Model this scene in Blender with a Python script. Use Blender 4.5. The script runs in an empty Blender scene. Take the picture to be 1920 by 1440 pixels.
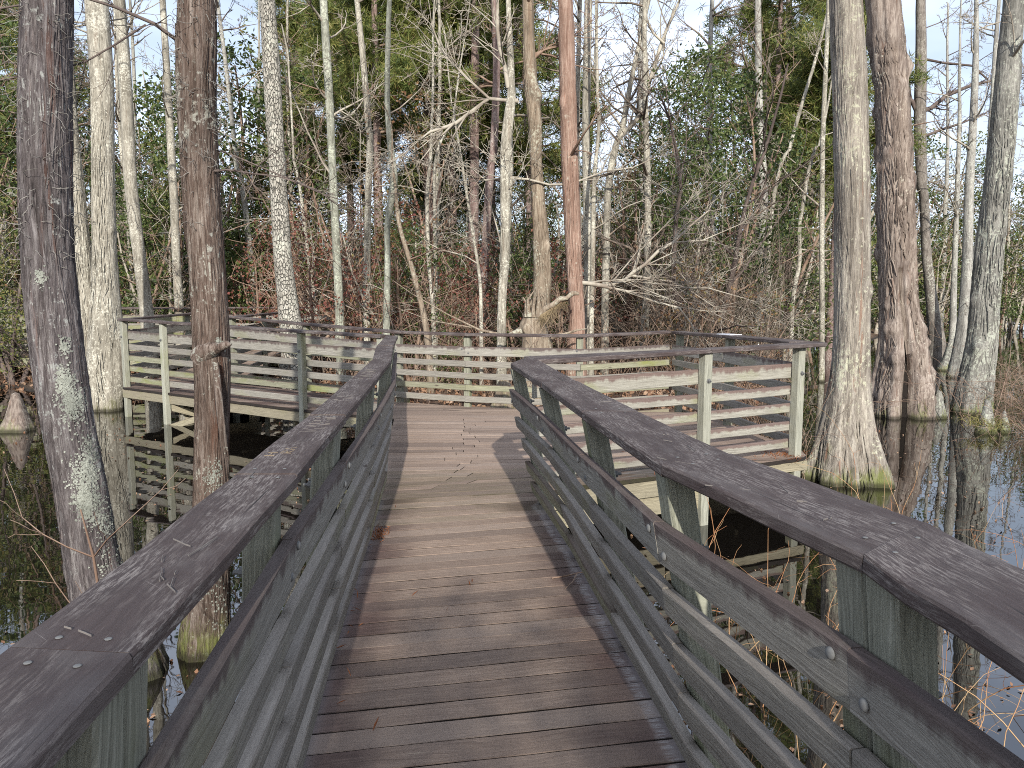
import bpy, math, random
import numpy as np
from mathutils import Vector

# ------------------------------------------------------------------ camera, sky, sun, exposure
S = bpy.context.scene
COL = S.collection
R = math.radians
cam_d = bpy.data.cameras.new('camera'); cam = bpy.data.objects.new('camera', cam_d); COL.objects.link(cam)
cam_d.sensor_width = 36; cam_d.lens = 27.375; cam_d.clip_start = .02; cam_d.clip_end = 2000
cam.location = (0, 0, 1.56); cam.rotation_euler = (R(90 - 6.41), 0, 0)
S.camera = cam

SUN_AZ, SUN_EL = R(5.0), R(24.0)              # the sun stands low behind the camera, a touch to its right
W = bpy.data.worlds.new('World'); S.world = W; W.use_nodes = True
wn = W.node_tree; bg = wn.nodes['Background']
sky = wn.nodes.new('ShaderNodeTexSky'); sky.sky_type = 'NISHITA'; sky.sun_disc = False
sky.sun_elevation = SUN_EL; sky.sun_rotation = math.pi - SUN_AZ
sky.air_density = 1.0; sky.dust_density = 1.6; sky.ozone_density = 1.2
# thin bright cloud veil drawn over the sky's own colour
tcw = wn.nodes.new('ShaderNodeTexCoord'); mpw = wn.nodes.new('ShaderNodeMapping'); mpw.inputs['Scale'].default_value = (1.4, 1.4, 4.0)
nzw = wn.nodes.new('ShaderNodeTexNoise'); nzw.inputs['Scale'].default_value = 1.6; nzw.inputs['Detail'].default_value = 5
crw = wn.nodes.new('ShaderNodeValToRGB'); crw.color_ramp.elements[0].position = .38; crw.color_ramp.elements[1].position = .72
crw.color_ramp.elements[0].color = (.35, .35, .35, 1); crw.color_ramp.elements[1].color = (.9, .9, .9, 1)
mxw = wn.nodes.new('ShaderNodeMix'); mxw.data_type = 'RGBA'
mxw.inputs[7].default_value = (11.2, 12.4, 15.0, 1)
wn.links.new(tcw.outputs['Generated'], mpw.inputs['Vector']); wn.links.new(mpw.outputs[0], nzw.inputs['Vector'])
wn.links.new(nzw.outputs['Fac'], crw.inputs[0]); wn.links.new(crw.outputs[0], mxw.inputs[0])
wn.links.new(sky.outputs[0], mxw.inputs[6]); wn.links.new(mxw.outputs[2], bg.inputs['Color'])
bg.inputs['Strength'].default_value = .098

sd = bpy.data.lights.new('sun', 'SUN'); sun = bpy.data.objects.new('sun', sd); COL.objects.link(sun)
sd.energy = 4.5; sd.angle = R(.6); sd.color = (1, .945, .86)
to_sun = Vector((math.sin(SUN_AZ) * math.cos(SUN_EL), -math.cos(SUN_AZ) * math.cos(SUN_EL), math.sin(SUN_EL)))
sun.rotation_euler = (-to_sun).to_track_quat('-Z', 'Y').to_euler()
sun.location = (2, -30, 25)

S.view_settings.view_transform = 'Standard'; S.view_settings.look = 'None'
S.view_settings.exposure = .42; S.view_settings.gamma = 1; S.view_settings.use_curve_mapping = False
S.render.engine = 'CYCLES'
cy = S.cycles; cy.max_bounces = 6; cy.diffuse_bounces = 3; cy.glossy_bounces = 3; cy.transmission_bounces = 3
cy.transparent_max_bounces = 4; cy.caustics_reflective = False; cy.caustics_refractive = False
cy.use_denoising = False; cy.sample_clamp_indirect = 6
cy.pixel_filter_type = 'BLACKMAN_HARRIS'; cy.filter_width = 1.0

# ------------------------------------------------------------------ node helpers
def sock(nt, s, v):
    if isinstance(v, bpy.types.NodeSocket): nt.links.new(v, s)
    elif v is not None: s.default_value = v
def nd(nt, t, ins=None, **props):
    n = nt.nodes.new('ShaderNode' + t)
    for k, v in props.items(): setattr(n, k, v)
    for k, v in (ins or {}).items(): sock(nt, n.inputs[k], v)
    return n
def mixc(nt, fac, a, b, blend='MIX'):
    n = nd(nt, 'Mix', None, data_type='RGBA', blend_type=blend)
    sock(nt, n.inputs[0], fac); sock(nt, n.inputs[6], a); sock(nt, n.inputs[7], b)
    return n.outputs[2]
def ma(nt, op, a, b=0.0, clamp=False):
    n = nd(nt, 'Math', {0: a, 1: b}, operation=op); n.use_clamp = clamp
    return n.outputs[0]
def step(nt, x, lo, hi, a=0.0, b=1.0):
    n = nd(nt, 'MapRange', {0: x, 1: lo, 2: hi, 3: a, 4: b}); n.interpolation_type = 'SMOOTHSTEP'; return n.outputs[0]
def ramp(nt, fac, stops):
    n = nd(nt, 'ValToRGB', {0: fac}); e = n.color_ramp.elements
    while len(e) < len(stops): e.new(.5)
    for i, (p, c) in enumerate(stops): e[i].position = p; e[i].color = (*c, 1)
    return n.outputs[0]
def noise(nt, vec, scale, detail=4, rough=.6, dist=0, out='Fac'):
    return nd(nt, 'TexNoise', {'Vector': vec, 'Scale': scale, 'Detail': detail, 'Roughness': rough, 'Distortion': dist}).outputs[out]
def scl(nt, vec, s, off=None):
    n = nd(nt, 'Mapping', {'Vector': vec, 'Scale': s})
    if off is not None: sock(nt, n.inputs['Location'], off)
    return n.outputs[0]
def mat(name):
    m = bpy.data.materials.new(name); m.use_nodes = True
    return m, m.node_tree, m.node_tree.nodes['Principled BSDF']
def rgb(*c): return (*c, 1)
def attr(nt, n): return nd(nt, 'Attribute', None, attribute_name=n).outputs['Fac']
def bump(nt, b, h, strength, dist=.01):
    n = nd(nt, 'Bump', {'Height': h, 'Strength': strength, 'Distance': dist}); nt.links.new(n.outputs[0], b.inputs['Normal'])

# ------------------------------------------------------------------ wood materials
def wood_uv(nt):
    uv = nd(nt, 'UVMap').outputs[0]
    rnd = nd(nt, 'ObjectInfo').outputs['Random']
    off = nd(nt, 'CombineXYZ', {0: ma(nt, 'MULTIPLY', rnd, 37.0), 1: ma(nt, 'MULTIPLY', rnd, 11.0), 2: 0.0}).outputs[0]
    return uv, rnd, nd(nt, 'VectorMath', {0: uv, 1: off}, operation='ADD').outputs[0]
def grain(nt, v):
    wob = noise(nt, scl(nt, v, (2.2, 9, 1)), 1, 2, .5)
    vv = nd(nt, 'VectorMath', {0: v, 1: nd(nt, 'CombineXYZ', {0: 0.0, 1: ma(nt, 'MULTIPLY', ma(nt, 'SUBTRACT', wob, .5), .09), 2: 0.0}).outputs[0]}, operation='ADD').outputs[0]
    g1 = noise(nt, scl(nt, vv, (3.2, 95, 1)), 1, 7, .72)
    g2 = noise(nt, scl(nt, vv, (13, 300, 1)), 1, 3, .6)
    wv = nd(nt, 'TexWave', {'Vector': scl(nt, vv, (.5, 26, 1)), 'Scale': 1.0, 'Distortion': 7.0, 'Detail': 2.0, 'Detail Scale': .7}, bands_direction='Y').outputs['Fac']
    return g1, g2, wv
def stained_board(name, pale, mid, dark, stain, stain_amt, algae, rough=.85, top_amt=1.0):
    """weathered rail timber: grey bare wood, old brown stain running down from the top edge, green film low down"""
    m, nt, b = mat(name)
    uv, rnd, v = wood_uv(nt); g1, g2, wv = grain(nt, v)
    base = ramp(nt, g1, [(.30, dark), (.5, mid), (.69, pale)])
    base = mixc(nt, ma(nt, 'MULTIPLY', step(nt, wv, .55, .95), .22), base, rgb(*dark))
    base = mixc(nt, ma(nt, 'MULTIPLY', step(nt, g2, .62, .75), .7), base, rgb(dark[0]*.35, dark[1]*.35, dark[2]*.35))
    h = attr(nt, 'h')
    drip = noise(nt, scl(nt, v, (13, 1.6, 1)), 1, 3, .6)
    blot = noise(nt, scl(nt, v, (1.7, 5, 1)), 1, 3, .6)
    s = ma(nt, 'ADD', h, ma(nt, 'ADD', ma(nt, 'MULTIPLY', ma(nt, 'SUBTRACT', drip, .5), 1.0), ma(nt, 'MULTIPLY', ma(nt, 'SUBTRACT', blot, .5), .7)))
    sm = ma(nt, 'MULTIPLY', step(nt, s, 1.08 - stain_amt, 1.36 - stain_amt), .85)
    top = step(nt, h, .985, .999)
    sm = ma(nt, 'MAXIMUM', sm, ma(nt, 'MULTIPLY', top, ma(nt, 'MULTIPLY', ma(nt, 'ADD', .45, ma(nt, 'MULTIPLY', blot, .8)), top_amt), True))
    sc = mixc(nt, g1, rgb(stain[0]*.55, stain[1]*.55, stain[2]*.55), rgb(stain[0]*1.5, stain[1]*1.5, stain[2]*1.5))
    c = mixc(nt, sm, base, sc)
    al = ma(nt, 'MULTIPLY', ma(nt, 'MULTIPLY', step(nt, noise(nt, scl(nt, v, (1.1, 2.5, 1)), 1, 3, .65), .52, .72), algae), ma(nt, 'SUBTRACT', 1.0, sm))
    c = mixc(nt, al, c, rgb(.20, .22, .06))
    c = mixc(nt, step(nt, ma(nt, 'ABSOLUTE', ma(nt, 'SUBTRACT', rnd, .5)), 0, .5, .0, .28), c, rgb(.09, .08, .075))
    kn = nd(nt, 'TexVoronoi', {'Vector': scl(nt, v, (1.6, 6, 1)), 'Scale': 1.0}, feature='F1').outputs['Distance']
    c = mixc(nt, ma(nt, 'MULTIPLY', step(nt, kn, .08, .03), .8), c, rgb(.07, .05, .04))
    nt.links.new(c, b.inputs['Base Color']); b.inputs['Roughness'].default_value = rough
    b.inputs['Specular IOR Level'].default_value = .3
    bump(nt, b, ma(nt, 'ADD', g1, ma(nt, 'MULTIPLY', g2, .6)), .9, .006)
    return m
LOW_BOARD = stained_board('weathered_lower_board', (.37, .352, .308), (.25, .237, .205), (.13, .122, .105), (.25, .22, .19), -.15, .35, top_amt=.9)  # stain tone here lightens the board tops, skylight put into the colour
GREY_BOARD = stained_board('weathered_grey_board', (.41, .392, .345), (.285, .272, .236), (.145, .136, .118), (.08, .054, .051), .42, .3)
PALE_BOARD = stained_board('sun_bleached_board', (.43, .415, .36), (.32, .308, .262), (.17, .155, .13), (.14, .09, .08), .52, .5)
MOSSY_BOARD = stained_board('mossy_board', (.38, .37, .28), (.26, .26, .18), (.14, .14, .09), (.10, .07, .055), .2, .9)
POST_WOOD = stained_board('grey_green_post_wood', (.37, .37, .30), (.255, .26, .20), (.10, .10, .075), (.13, .12, .09), -.3, .45, top_amt=0)
PALE_POST = stained_board('pale_post_wood', (.46, .46, .38), (.35, .355, .29), (.17, .17, .13), (.16, .14, .10), -.3, .5, top_amt=0)
FASCIA = stained_board('fascia_wood', (.40, .36, .25), (.30, .27, .19), (.17, .15, .10), (.12, .085, .06), .12, .5)

def cap_wood(name, base, lite, red):
    m, nt, b = mat(name)
    uv, rnd, v = wood_uv(nt); g1, g2, wv = grain(nt, v)
    c = ramp(nt, g1, [(.3, tuple(x*.55 for x in base)), (.52, base), (.78, tuple(x*1.55 for x in base))])
    c = mixc(nt, ma(nt, 'MULTIPLY', noise(nt, scl(nt, v, (1.3, 3, 1)), 1, 3), .7), c, rgb(*red))
    worn = noise(nt, scl(nt, v, (2.6, 7, 1)), 1, 4, .65)
    fine = noise(nt, scl(nt, v, (17, 140, 1)), 1, 6, .8)
    wm = ma(nt, 'MAXIMUM', ma(nt, 'MULTIPLY', step(nt, worn, .38, .62), step(nt, fine, .46, .58)), ma(nt, 'MULTIPLY', step(nt, fine, .57, .68), .35))
    wm = ma(nt, 'MULTIPLY', wm, step(nt, g1, .36, .54, .25, 1.0))
    c = mixc(nt, ma(nt, 'MULTIPLY', wm, .8), c, rgb(*lite))
    # hair scratches in two directions
    for ang, k in ((.5, 1), (-.9, 1.3), (1.35, .8)):
        rv = nd(nt, 'VectorRotate', {'Vector': v, 'Angle': ang}, rotation_type='Z_AXIS').outputs[0]
        sc = noise(nt, scl(nt, rv, (9*k, 260*k, 1)), 1, 2, .5)
        gate = noise(nt, scl(nt, rv, (3.3, 4.1, 1), (ang*7, 3, 0)), 1, 2)
        c = mixc(nt, ma(nt, 'MULTIPLY', ma(nt, 'MULTIPLY', step(nt, sc, .70, .745), step(nt, gate, .5, .6)), .6), c, rgb(*lite))
    crack = noise(nt, scl(nt, v, (.9, 60, 1)), 1, 2, .5)
    c = mixc(nt, ma(nt, 'MULTIPLY', step(nt, noise(nt, scl(nt, v, (2.1, 4, 1)), 1, 3), .52, .70), .4), c, rgb(.15, .135, .128))
    c = mixc(nt, ma(nt, 'MULTIPLY', step(nt, crack, .68, .73), .9), c, rgb(.012, .01, .01))
    nt.links.new(c, b.inputs['Base Color'])
    nt.links.new(step(nt, fine, .3, .7, .55, .85), b.inputs['Roughness']); b.inputs['Specular IOR Level'].default_value = .35
    bump(nt, b, ma(nt, 'ADD', ma(nt, 'MULTIPLY', g1, .8), ma(nt, 'MULTIPLY', fine, .6)), .9, .006)
    return m
CAP = cap_wood('dark_stained_cap', (.056, .043, .040), (.27, .24, .22), (.062, .039, .037))

def deck_wood():
    m, nt, b = mat('worn_deck_plank')
    uv, rnd, v = wood_uv(nt); g1, g2, wv = grain(nt, v)
    wx = attr(nt, 'wx')
    bl = noise(nt, scl(nt, v, (1.6, 5, 1)), 1, 4, .65)
    bl2 = noise(nt, nd(nt, 'NewGeometry').outputs['Position'], 1.1, 3, .55)
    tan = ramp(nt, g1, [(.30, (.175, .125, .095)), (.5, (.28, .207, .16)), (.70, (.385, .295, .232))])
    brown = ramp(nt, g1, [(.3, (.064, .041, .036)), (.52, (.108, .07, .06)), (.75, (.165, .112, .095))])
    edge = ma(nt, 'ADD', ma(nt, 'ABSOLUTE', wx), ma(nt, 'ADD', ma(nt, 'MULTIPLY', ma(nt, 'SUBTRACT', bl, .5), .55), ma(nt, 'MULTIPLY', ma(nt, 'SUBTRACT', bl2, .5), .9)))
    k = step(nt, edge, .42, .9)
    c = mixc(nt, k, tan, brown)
    c = mixc(nt, ma(nt, 'MULTIPLY', step(nt, rnd, .2, 1), .5), c, rgb(.105, .08, .07))
    c = mixc(nt, ma(nt, 'MULTIPLY', step(nt, ma(nt, 'FRACT', ma(nt, 'MULTIPLY', rnd, 7.31)), .55, 1), .35), c, rgb(.40, .32, .26))
    fl = noise(nt, scl(nt, v, (7, 70, 1)), 1, 4, .7)
    c = mixc(nt, ma(nt, 'MULTIPLY', ma(nt, 'MULTIPLY', step(nt, fl, .60, .70), step(nt, edge, .75, .3)), .5), c, rgb(.44, .36, .27))
    c = mixc(nt, ma(nt, 'MULTIPLY', step(nt, g2, .64, .75), .75), c, rgb(.03, .02, .018))
    # pale crust along the right hand kerb and a green film at the far corners
    ln = ma(nt, 'ADD', wx, ma(nt, 'MULTIPLY', ma(nt, 'SUBTRACT', bl, .5), .12))
    cr = ma(nt, 'MULTIPLY', ma(nt, 'MULTIPLY', step(nt, ln, .86, .90), step(nt, ln, .955, .93)), step(nt, fl, .42, .58))
    c = mixc(nt, ma(nt, 'MULTIPLY', cr, .5), c, rgb(.36, .345, .335))
    gy = ma(nt, 'MULTIPLY', step(nt, ma(nt, 'ABSOLUTE', wx), .88, .98), .55)
    c = mixc(nt, gy, c, rgb(.10, .10, .105))
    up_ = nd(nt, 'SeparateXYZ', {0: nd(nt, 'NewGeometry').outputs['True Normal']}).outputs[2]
    c = mixc(nt, step(nt, up_, .75, .35), c, rgb(.022, .017, .014))      # side faces painted dark: joint grime, plus shade over sunlit seam edges
    gr = attr(nt, 'moss')
    c = mixc(nt, ma(nt, 'MULTIPLY', gr, step(nt, bl, .35, .6)), c, rgb(.07, .075, .02))
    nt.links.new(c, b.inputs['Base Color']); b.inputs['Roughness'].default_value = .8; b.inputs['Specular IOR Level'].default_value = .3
    bump(nt, b, ma(nt, 'ADD', g1, ma(nt, 'MULTIPLY', g2, .7)), .6, .006)
    return m
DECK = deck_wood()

def plain(name, c, rough=.6, metal=0, spec=.5):
    m, nt, b = mat(name)
    n = noise(nt, nd(nt, 'TexCoord').outputs['Object'], 40, 3)
    nt.links.new(mixc(nt, n, rgb(*(x*.7 for x in c)), rgb(*(min(1, x*1.25) for x in c))), b.inputs['Base Color'])
    b.inputs['Roughness'].default_value = rough; b.inputs['Metallic'].default_value = metal; b.inputs['Specular IOR Level'].default_value = spec
    return m
ZINC = plain('dull_galvanised_metal', (.15, .152, .15), .8, .15, .25)
SCRATCH = plain('bare_scratched_wood', (.155, .14, .128), .9)
SCRATCH_TAN = plain('fresh_carved_wood', (.28, .21, .12), .9)
DARKHOLE = plain('rotten_dark_wood', (.012, .009, .007), 1)
PLATE = plain('white_metal_plate', (.72, .74, .80), .4)
INK = plain('dark_ink', (.05, .05, .06), .6)

# ------------------------------------------------------------------ bark
def bark(name, dark, mid, pale, fine=60, str_=7.0, spots=None, spot_amt=.0, streak=None, streak_amt=0., plates=False, moss=None, bumpy=.8, spot_scale=20):
    m, nt, b = mat(name)
    o = nd(nt, 'TexCoord').outputs['Object']; rnd = nd(nt, 'ObjectInfo').outputs['Random']
    off = nd(nt, 'CombineXYZ', {0: ma(nt, 'MULTIPLY', rnd, 19.0), 1: 0.0, 2: ma(nt, 'MULTIPLY', rnd, 7.0)}).outputs[0]
    o2 = nd(nt, 'VectorMath', {0: o, 1: off}, operation='ADD').outputs[0]
    warp = noise(nt, o2, 3.0, 2, .5, 0, 'Color')
    ow = nd(nt, 'VectorMath', {0: o2, 1: nd(nt, 'VectorMath', {0: warp, 1: (.05, .05, .0)}, operation='MULTIPLY').outputs[0]}, operation='ADD').outputs[0]
    f1 = noise(nt, scl(nt, ow, (fine, fine, fine/str_)), 1, 6, .68)
    f2 = noise(nt, scl(nt, ow, (fine*.33, fine*.33, fine*.33/str_)), 1, 3, .6)
    f = ma(nt, 'ADD', ma(nt, 'MULTIPLY', f1, .6), ma(nt, 'MULTIPLY', f2, .4))
    c = ramp(nt, f, [(.34, dark), (.48, mid), (.64, pale)])
    hgt = f
    if plates:
        vd = nd(nt, 'TexVoronoi', {'Vector': scl(nt, ow, (24, 24, 11)), 'Scale': 1.0}, feature='DISTANCE_TO_EDGE').outputs['Distance']
        e = step(nt, vd, .0, .11)
        c = mixc(nt, e, rgb(*(x*.5 for x in mid)), c); hgt = ma(nt, 'ADD', f, ma(nt, 'MULTIPLY', e, 1.4))
    big = noise(nt, o2, 1.3, 3, .6)
    c = mixc(nt, ma(nt, 'MULTIPLY', step(nt, big, .42, .68), .45), c, rgb(*dark))
    if streak:
        sv = noise(nt, scl(nt, ow, (11, 11, .55)), 1, 3, .6)
        c = mixc(nt, ma(nt, 'MULTIPLY', step(nt, sv, .60, .68), streak_amt), c, rgb(*streak))
    if spots:
        s1 = noise(nt, o2, spot_scale, 5, .75); s0 = noise(nt, o2, 1.7, 2)
        sm = step(nt, ma(nt, 'ADD', s1, ma(nt, 'MULTIPLY', ma(nt, 'SUBTRACT', s0, .5), .55)), .60 - spot_amt*.2, .68 - spot_amt*.2)
        c = mixc(nt, ma(nt, 'MULTIPLY', sm, .85), c, rgb(*spots))
    if moss:
        zz = nd(nt, 'SeparateXYZ', {0: nd(nt, 'NewGeometry').outputs['Position']}).outputs[2]
        mz = ma(nt, 'ADD', zz, ma(nt, 'ADD', ma(nt, 'MULTIPLY', ma(nt, 'SUBTRACT', noise(nt, scl(nt, o2, (22, 22, 5)), 1, 5, .8), .5), moss[1]*3.2), ma(nt, 'MULTIPLY', ma(nt, 'SUBTRACT', noise(nt, o2, 2.3, 2), .45), moss[1]*3.0)))
        c = mixc(nt, ma(nt, 'MULTIPLY', step(nt, mz, -.52 + moss[1]*.85, -.60), .8), c, mixc(nt, f1, rgb(*(x*.45 for x in moss[0])), rgb(*(x*1.4 for x in moss[0]))))
        wet = step(nt, zz, -.44, -.50)
        c = mixc(nt, ma(nt, 'MULTIPLY', wet, .75), c, rgb(.02, .018, .012))
    nt.links.new(c, b.inputs['Base Color']); b.inputs['Roughness'].default_value = .92; b.inputs['Specular IOR Level'].default_value = .2
    bump(nt, b, hgt, bumpy, .03)
    return m
GREEN_MOSS = (.15, .175, .045)
BARK = {
 'dark': bark('dark_furrowed_bark', (.035, .03, .03), (.105, .09, .09), (.27, .25, .245), 75, 12, (.34, .35, .33), .02, (.13, .06, .04), .45, moss=(GREEN_MOSS, .28), bumpy=1),
 'red': bark('shaggy_red_brown_bark', (.032, .024, .02), (.12, .085, .068), (.30, .255, .22), 75, 13, (.38, .38, .33), .0, (.11, .05, .032), .6, moss=(GREEN_MOSS, .32), bumpy=1),
 'pale': bark('pale_lichen_bark', (.10, .09, .07), (.27, .25, .205), (.46, .435, .365), 42, 5, (.56, .545, .46), .3, (.20, .13, .09), .25, moss=((.12, .12, .045), .35), spot_scale=26),
 'greenpale': bark('greenish_lichen_bark', (.09, .09, .07), (.235, .24, .195), (.40, .41, .345), 45, 4, (.47, .50, .40), .3, None, 0, spot_scale=24),
 'oak': bark('plated_oak_bark', (.15, .135, .11), (.38, .36, .31), (.58, .55, .48), 40, 2, (.50, .50, .42), .2, None, 0, plates=True, bumpy=1),
 'tan': bark('tan_stringy_bark', (.085, .066, .048), (.225, .178, .132), (.38, .325, .25), 45, 9, (.40, .39, .31), .15, (.16, .10, .065), .4, moss=((.16, .16, .05), .8)),
 'pinebark': bark('purple_brown_pine_bark', (.09, .06, .055), (.20, .14, .125), (.33, .26, .235), 30, 3, (.40, .36, .32), .1, None, 0),
 'redpine': bark('reddish_cypress_bark', (.12, .072, .053), (.27, .175, .135), (.42, .32, .26), 50, 12, (.44, .41, .34), -.05, (.32, .15, .095), .5),
 'bigpale': bark('pale_grooved_cypress_bark', (.085, .072, .06), (.255, .228, .195), (.46, .425, .36), 46, 12, (.46, .46, .35), .1, (.24, .12, .075), .55, moss=(GREEN_MOSS, .34), bumpy=1),
 'bigpale2': bark('grey_lichen_cypress_bark', (.07, .068, .06), (.19, .185, .165), (.35, .34, .305), 44, 6, (.40, .42, .35), .3, None, 0, moss=((.19, .21, .05), .36), bumpy=1),
 'knob': bark('knobbly_brown_cypress_bark', (.06, .046, .039), (.20, .16, .135), (.40, .345, .295), 30, 9, (.46, .43, .36), .0, (.17, .09, .06), .4, moss=((.20, .21, .10), .3), bumpy=1),
 'grey': bark('plain_grey_bark', (.11, .105, .095), (.27, .26, .235), (.42, .41, .37), 42, 5, (.45, .46, .40), .35, None, 0, moss=((.2, .21, .09), .4)),
 'darkgrey': bark('dark_grey_bark', (.06, .052, .046), (.17, .15, .13), (.30, .275, .245), 36, 5, (.40, .40, .34), .1, None, 0),
}
def twigmat(name, a, b_):
    m, nt, b = mat(name); o = nd(nt, 'NewGeometry').outputs['Position']
    nt.links.new(mixc(nt, step(nt, noise(nt, o, 2.5, 3, .7), .35, .65), rgb(*a), rgb(*b_)), b.inputs['Base Color'])
    b.inputs['Roughness'].default_value = .9; b.inputs['Specular IOR Level'].default_value = .2
    return m
TWIG_PALE = twigmat('pale_twig_bark', (.40, .37, .305), (.22, .185, .15))
TWIG_DARK = twigmat('dark_twig_bark', (.085, .066, .06), (.15, .12, .105))
TWIG_BROWN = twigmat('brown_twig_bark', (.17, .11, .08), (.30, .22, .165))
STRAW = twigmat('straw_coloured_stem', (.42, .29, .16), (.34, .15, .07))
LICHEN = twigmat('blue_grey_lichen', (.16, .17, .145), (.29, .302, .26))
TWIG_MID = twigmat('grey_brown_twig_bark', (.24, .195, .155), (.12, .095, .075))
BEARD = twigmat('grey_beard_lichen', (.20, .19, .17), (.30, .285, .255))
def leafmat(name, cols, rough=.55, trans=.25, scale=1.2):
    m, nt, b = mat(name)
    isl = nd(nt, 'NewGeometry').outputs['Random Per Island']
    o = nd(nt, 'NewGeometry').outputs['Position']
    t = ma(nt, 'ADD', ma(nt, 'MULTIPLY', isl, .55), ma(nt, 'MULTIPLY', noise(nt, o, scale, 2), .5))
    n = len(cols); c = ramp(nt, t, [(.18 + .64*i/(n-1), cc) for i, cc in enumerate(cols)])
    nt.links.new(c, b.inputs['Base Color']); b.inputs['Roughness'].default_value = rough; b.inputs['Specular IOR Level'].default_value = .3
    if trans:
        tr = nd(nt, 'BsdfTranslucent', {'Color': c}); mx = nd(nt, 'MixShader', {0: trans, 1: b.outputs[0], 2: tr.outputs[0]})
        nt.links.new(mx.outputs[0], nt.nodes['Material Output'].inputs['Surface'])
    return m
LEAF_HOLLY = leafmat('evergreen_leaf', [(.028, .044, .015), (.06, .092, .028), (.10, .14, .042), (.15, .175, .06)], .42, .3)
LEAF_OLIVE = leafmat('olive_leaf', [(.045, .06, .018), (.095, .118, .032), (.16, .175, .05), (.21, .17, .06)], .5)
LEAF_RED = leafmat('red_autumn_leaf', [(.10, .03, .025), (.19, .06, .045), (.24, .10, .07), (.20, .13, .085)], .6)
LEAF_RUST = leafmat('rusty_dead_leaf', [(.10, .05, .025), (.20, .10, .05), (.28, .17, .085), (.15, .15, .05)], .7)
LEAF_NEEDLE = leafmat('pine_needle', [(.06, .09, .03), (.13, .175, .05), (.22, .25, .07), (.30, .26, .09)], .5, .4)
LEAF_LITTER = leafmat('fallen_leaf', [(.10, .048, .026), (.19, .10, .058), (.27, .165, .10), (.33, .23, .16)], .8, 0)
LEAF_ORANGE = leafmat('orange_needle', [(.17, .06, .025), (.27, .11, .045)], .8, 0)
LEAF_GRASS = leafmat('straw_grass', [(.20, .19, .06), (.34, .30, .11)], .7, .2)

# ------------------------------------------------------------------ object helpers
def tag(o, label=None, cat=None, group=None, kind=None):
    if label: o['label'] = label
    if cat: o['category'] = cat
    if group: o['group'] = group
    if kind: o['kind'] = kind
    return o
def empty(name, loc, label, cat, group=None, kind=None):
    o = bpy.data.objects.new(name, None); COL.objects.link(o); o.location = loc; o.empty_display_size = .1
    return tag(o, label, cat, group, kind)
def link(name, me, m=None, parent=None):
    o = bpy.data.objects.new(name, me); COL.objects.link(o)
    if m is not None and not me.materials: me.materials.append(m)
    if parent is not None:
        o.parent = parent
        w = Vector(parent.location)
        if parent.parent is not None: w += parent.parent.location
        o.location = -w                       # meshes are written in world metres
    return o
def copy_tree(o, parent=None):
    c = o.copy(); COL.objects.link(c)
    if parent is not None: c.parent = parent
    for ch in list(o.children): copy_tree(ch, c)
    return c

class MB:
    """collects quads and triangles from numpy arrays into one mesh"""
    def __init__(s): s.v = []; s.f4 = []; s.f3 = []; s.n = 0
    def add(s, v, f4=None, f3=None):
        v = np.asarray(v, np.float32).reshape(-1, 3)
        if f4 is not None and len(f4): s.f4.append(np.asarray(f4, np.int64).reshape(-1, 4) + s.n)
        if f3 is not None and len(f3): s.f3.append(np.asarray(f3, np.int64).reshape(-1, 3) + s.n)
        s.v.append(v); s.n += len(v)
    def mesh(s, name, smooth=True):
        me = bpy.data.meshes.new(name)
        if not s.v: return me
        V = np.concatenate(s.v); q = np.concatenate(s.f4) if s.f4 else np.zeros((0, 4), np.int64)
        t = np.concatenate(s.f3) if s.f3 else np.zeros((0, 3), np.int64)
        me.vertices.add(len(V)); me.vertices.foreach_set('co', V.ravel())
        me.loops.add(q.size + t.size); me.polygons.add(len(q) + len(t))
        me.loops.foreach_set('vertex_index', np.concatenate([q.ravel(), t.ravel()]).astype(np.int32))
        me.polygons.foreach_set('loop_start', np.concatenate([np.arange(len(q))*4, q.size + np.arange(len(t))*3]).astype(np.int32))
        me.polygons.foreach_set('use_smooth', np.full(len(q) + len(t), smooth))
        me.update(); me.validate()
        return me

def tube(mb, P, r, k=5, tip=False):
    P = np.asarray(P, float); n = len(P); r = np.broadcast_to(np.asarray(r, float), (n,))
    T = np.gradient(P, axis=0); T /= np.linalg.norm(T, axis=1, keepdims=True) + 1e-9
    up = np.array([0, 0, 1.]) if abs(T[0, 2]) < .8 else np.array([1., 0, 0])
    A = np.cross(T, up); A /= np.linalg.norm(A, axis=1, keepdims=True) + 1e-9
    B = np.cross(T, A)
    a = np.arange(k)*2*np.pi/k
    ring = P[:, None, :] + r[:, None, None]*(np.cos(a)[None, :, None]*A[:, None, :] + np.sin(a)[None, :, None]*B[:, None, :])
    i = np.arange(n - 1)[:, None]*k; j = np.arange(k)[None, :]; j2 = (j + 1) % k
    f = np.stack([i + j, i + j2, i + k + j2, i + k + j], -1).reshape(-1, 4)
    mb.add(ring.reshape(-1, 3), f)

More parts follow.
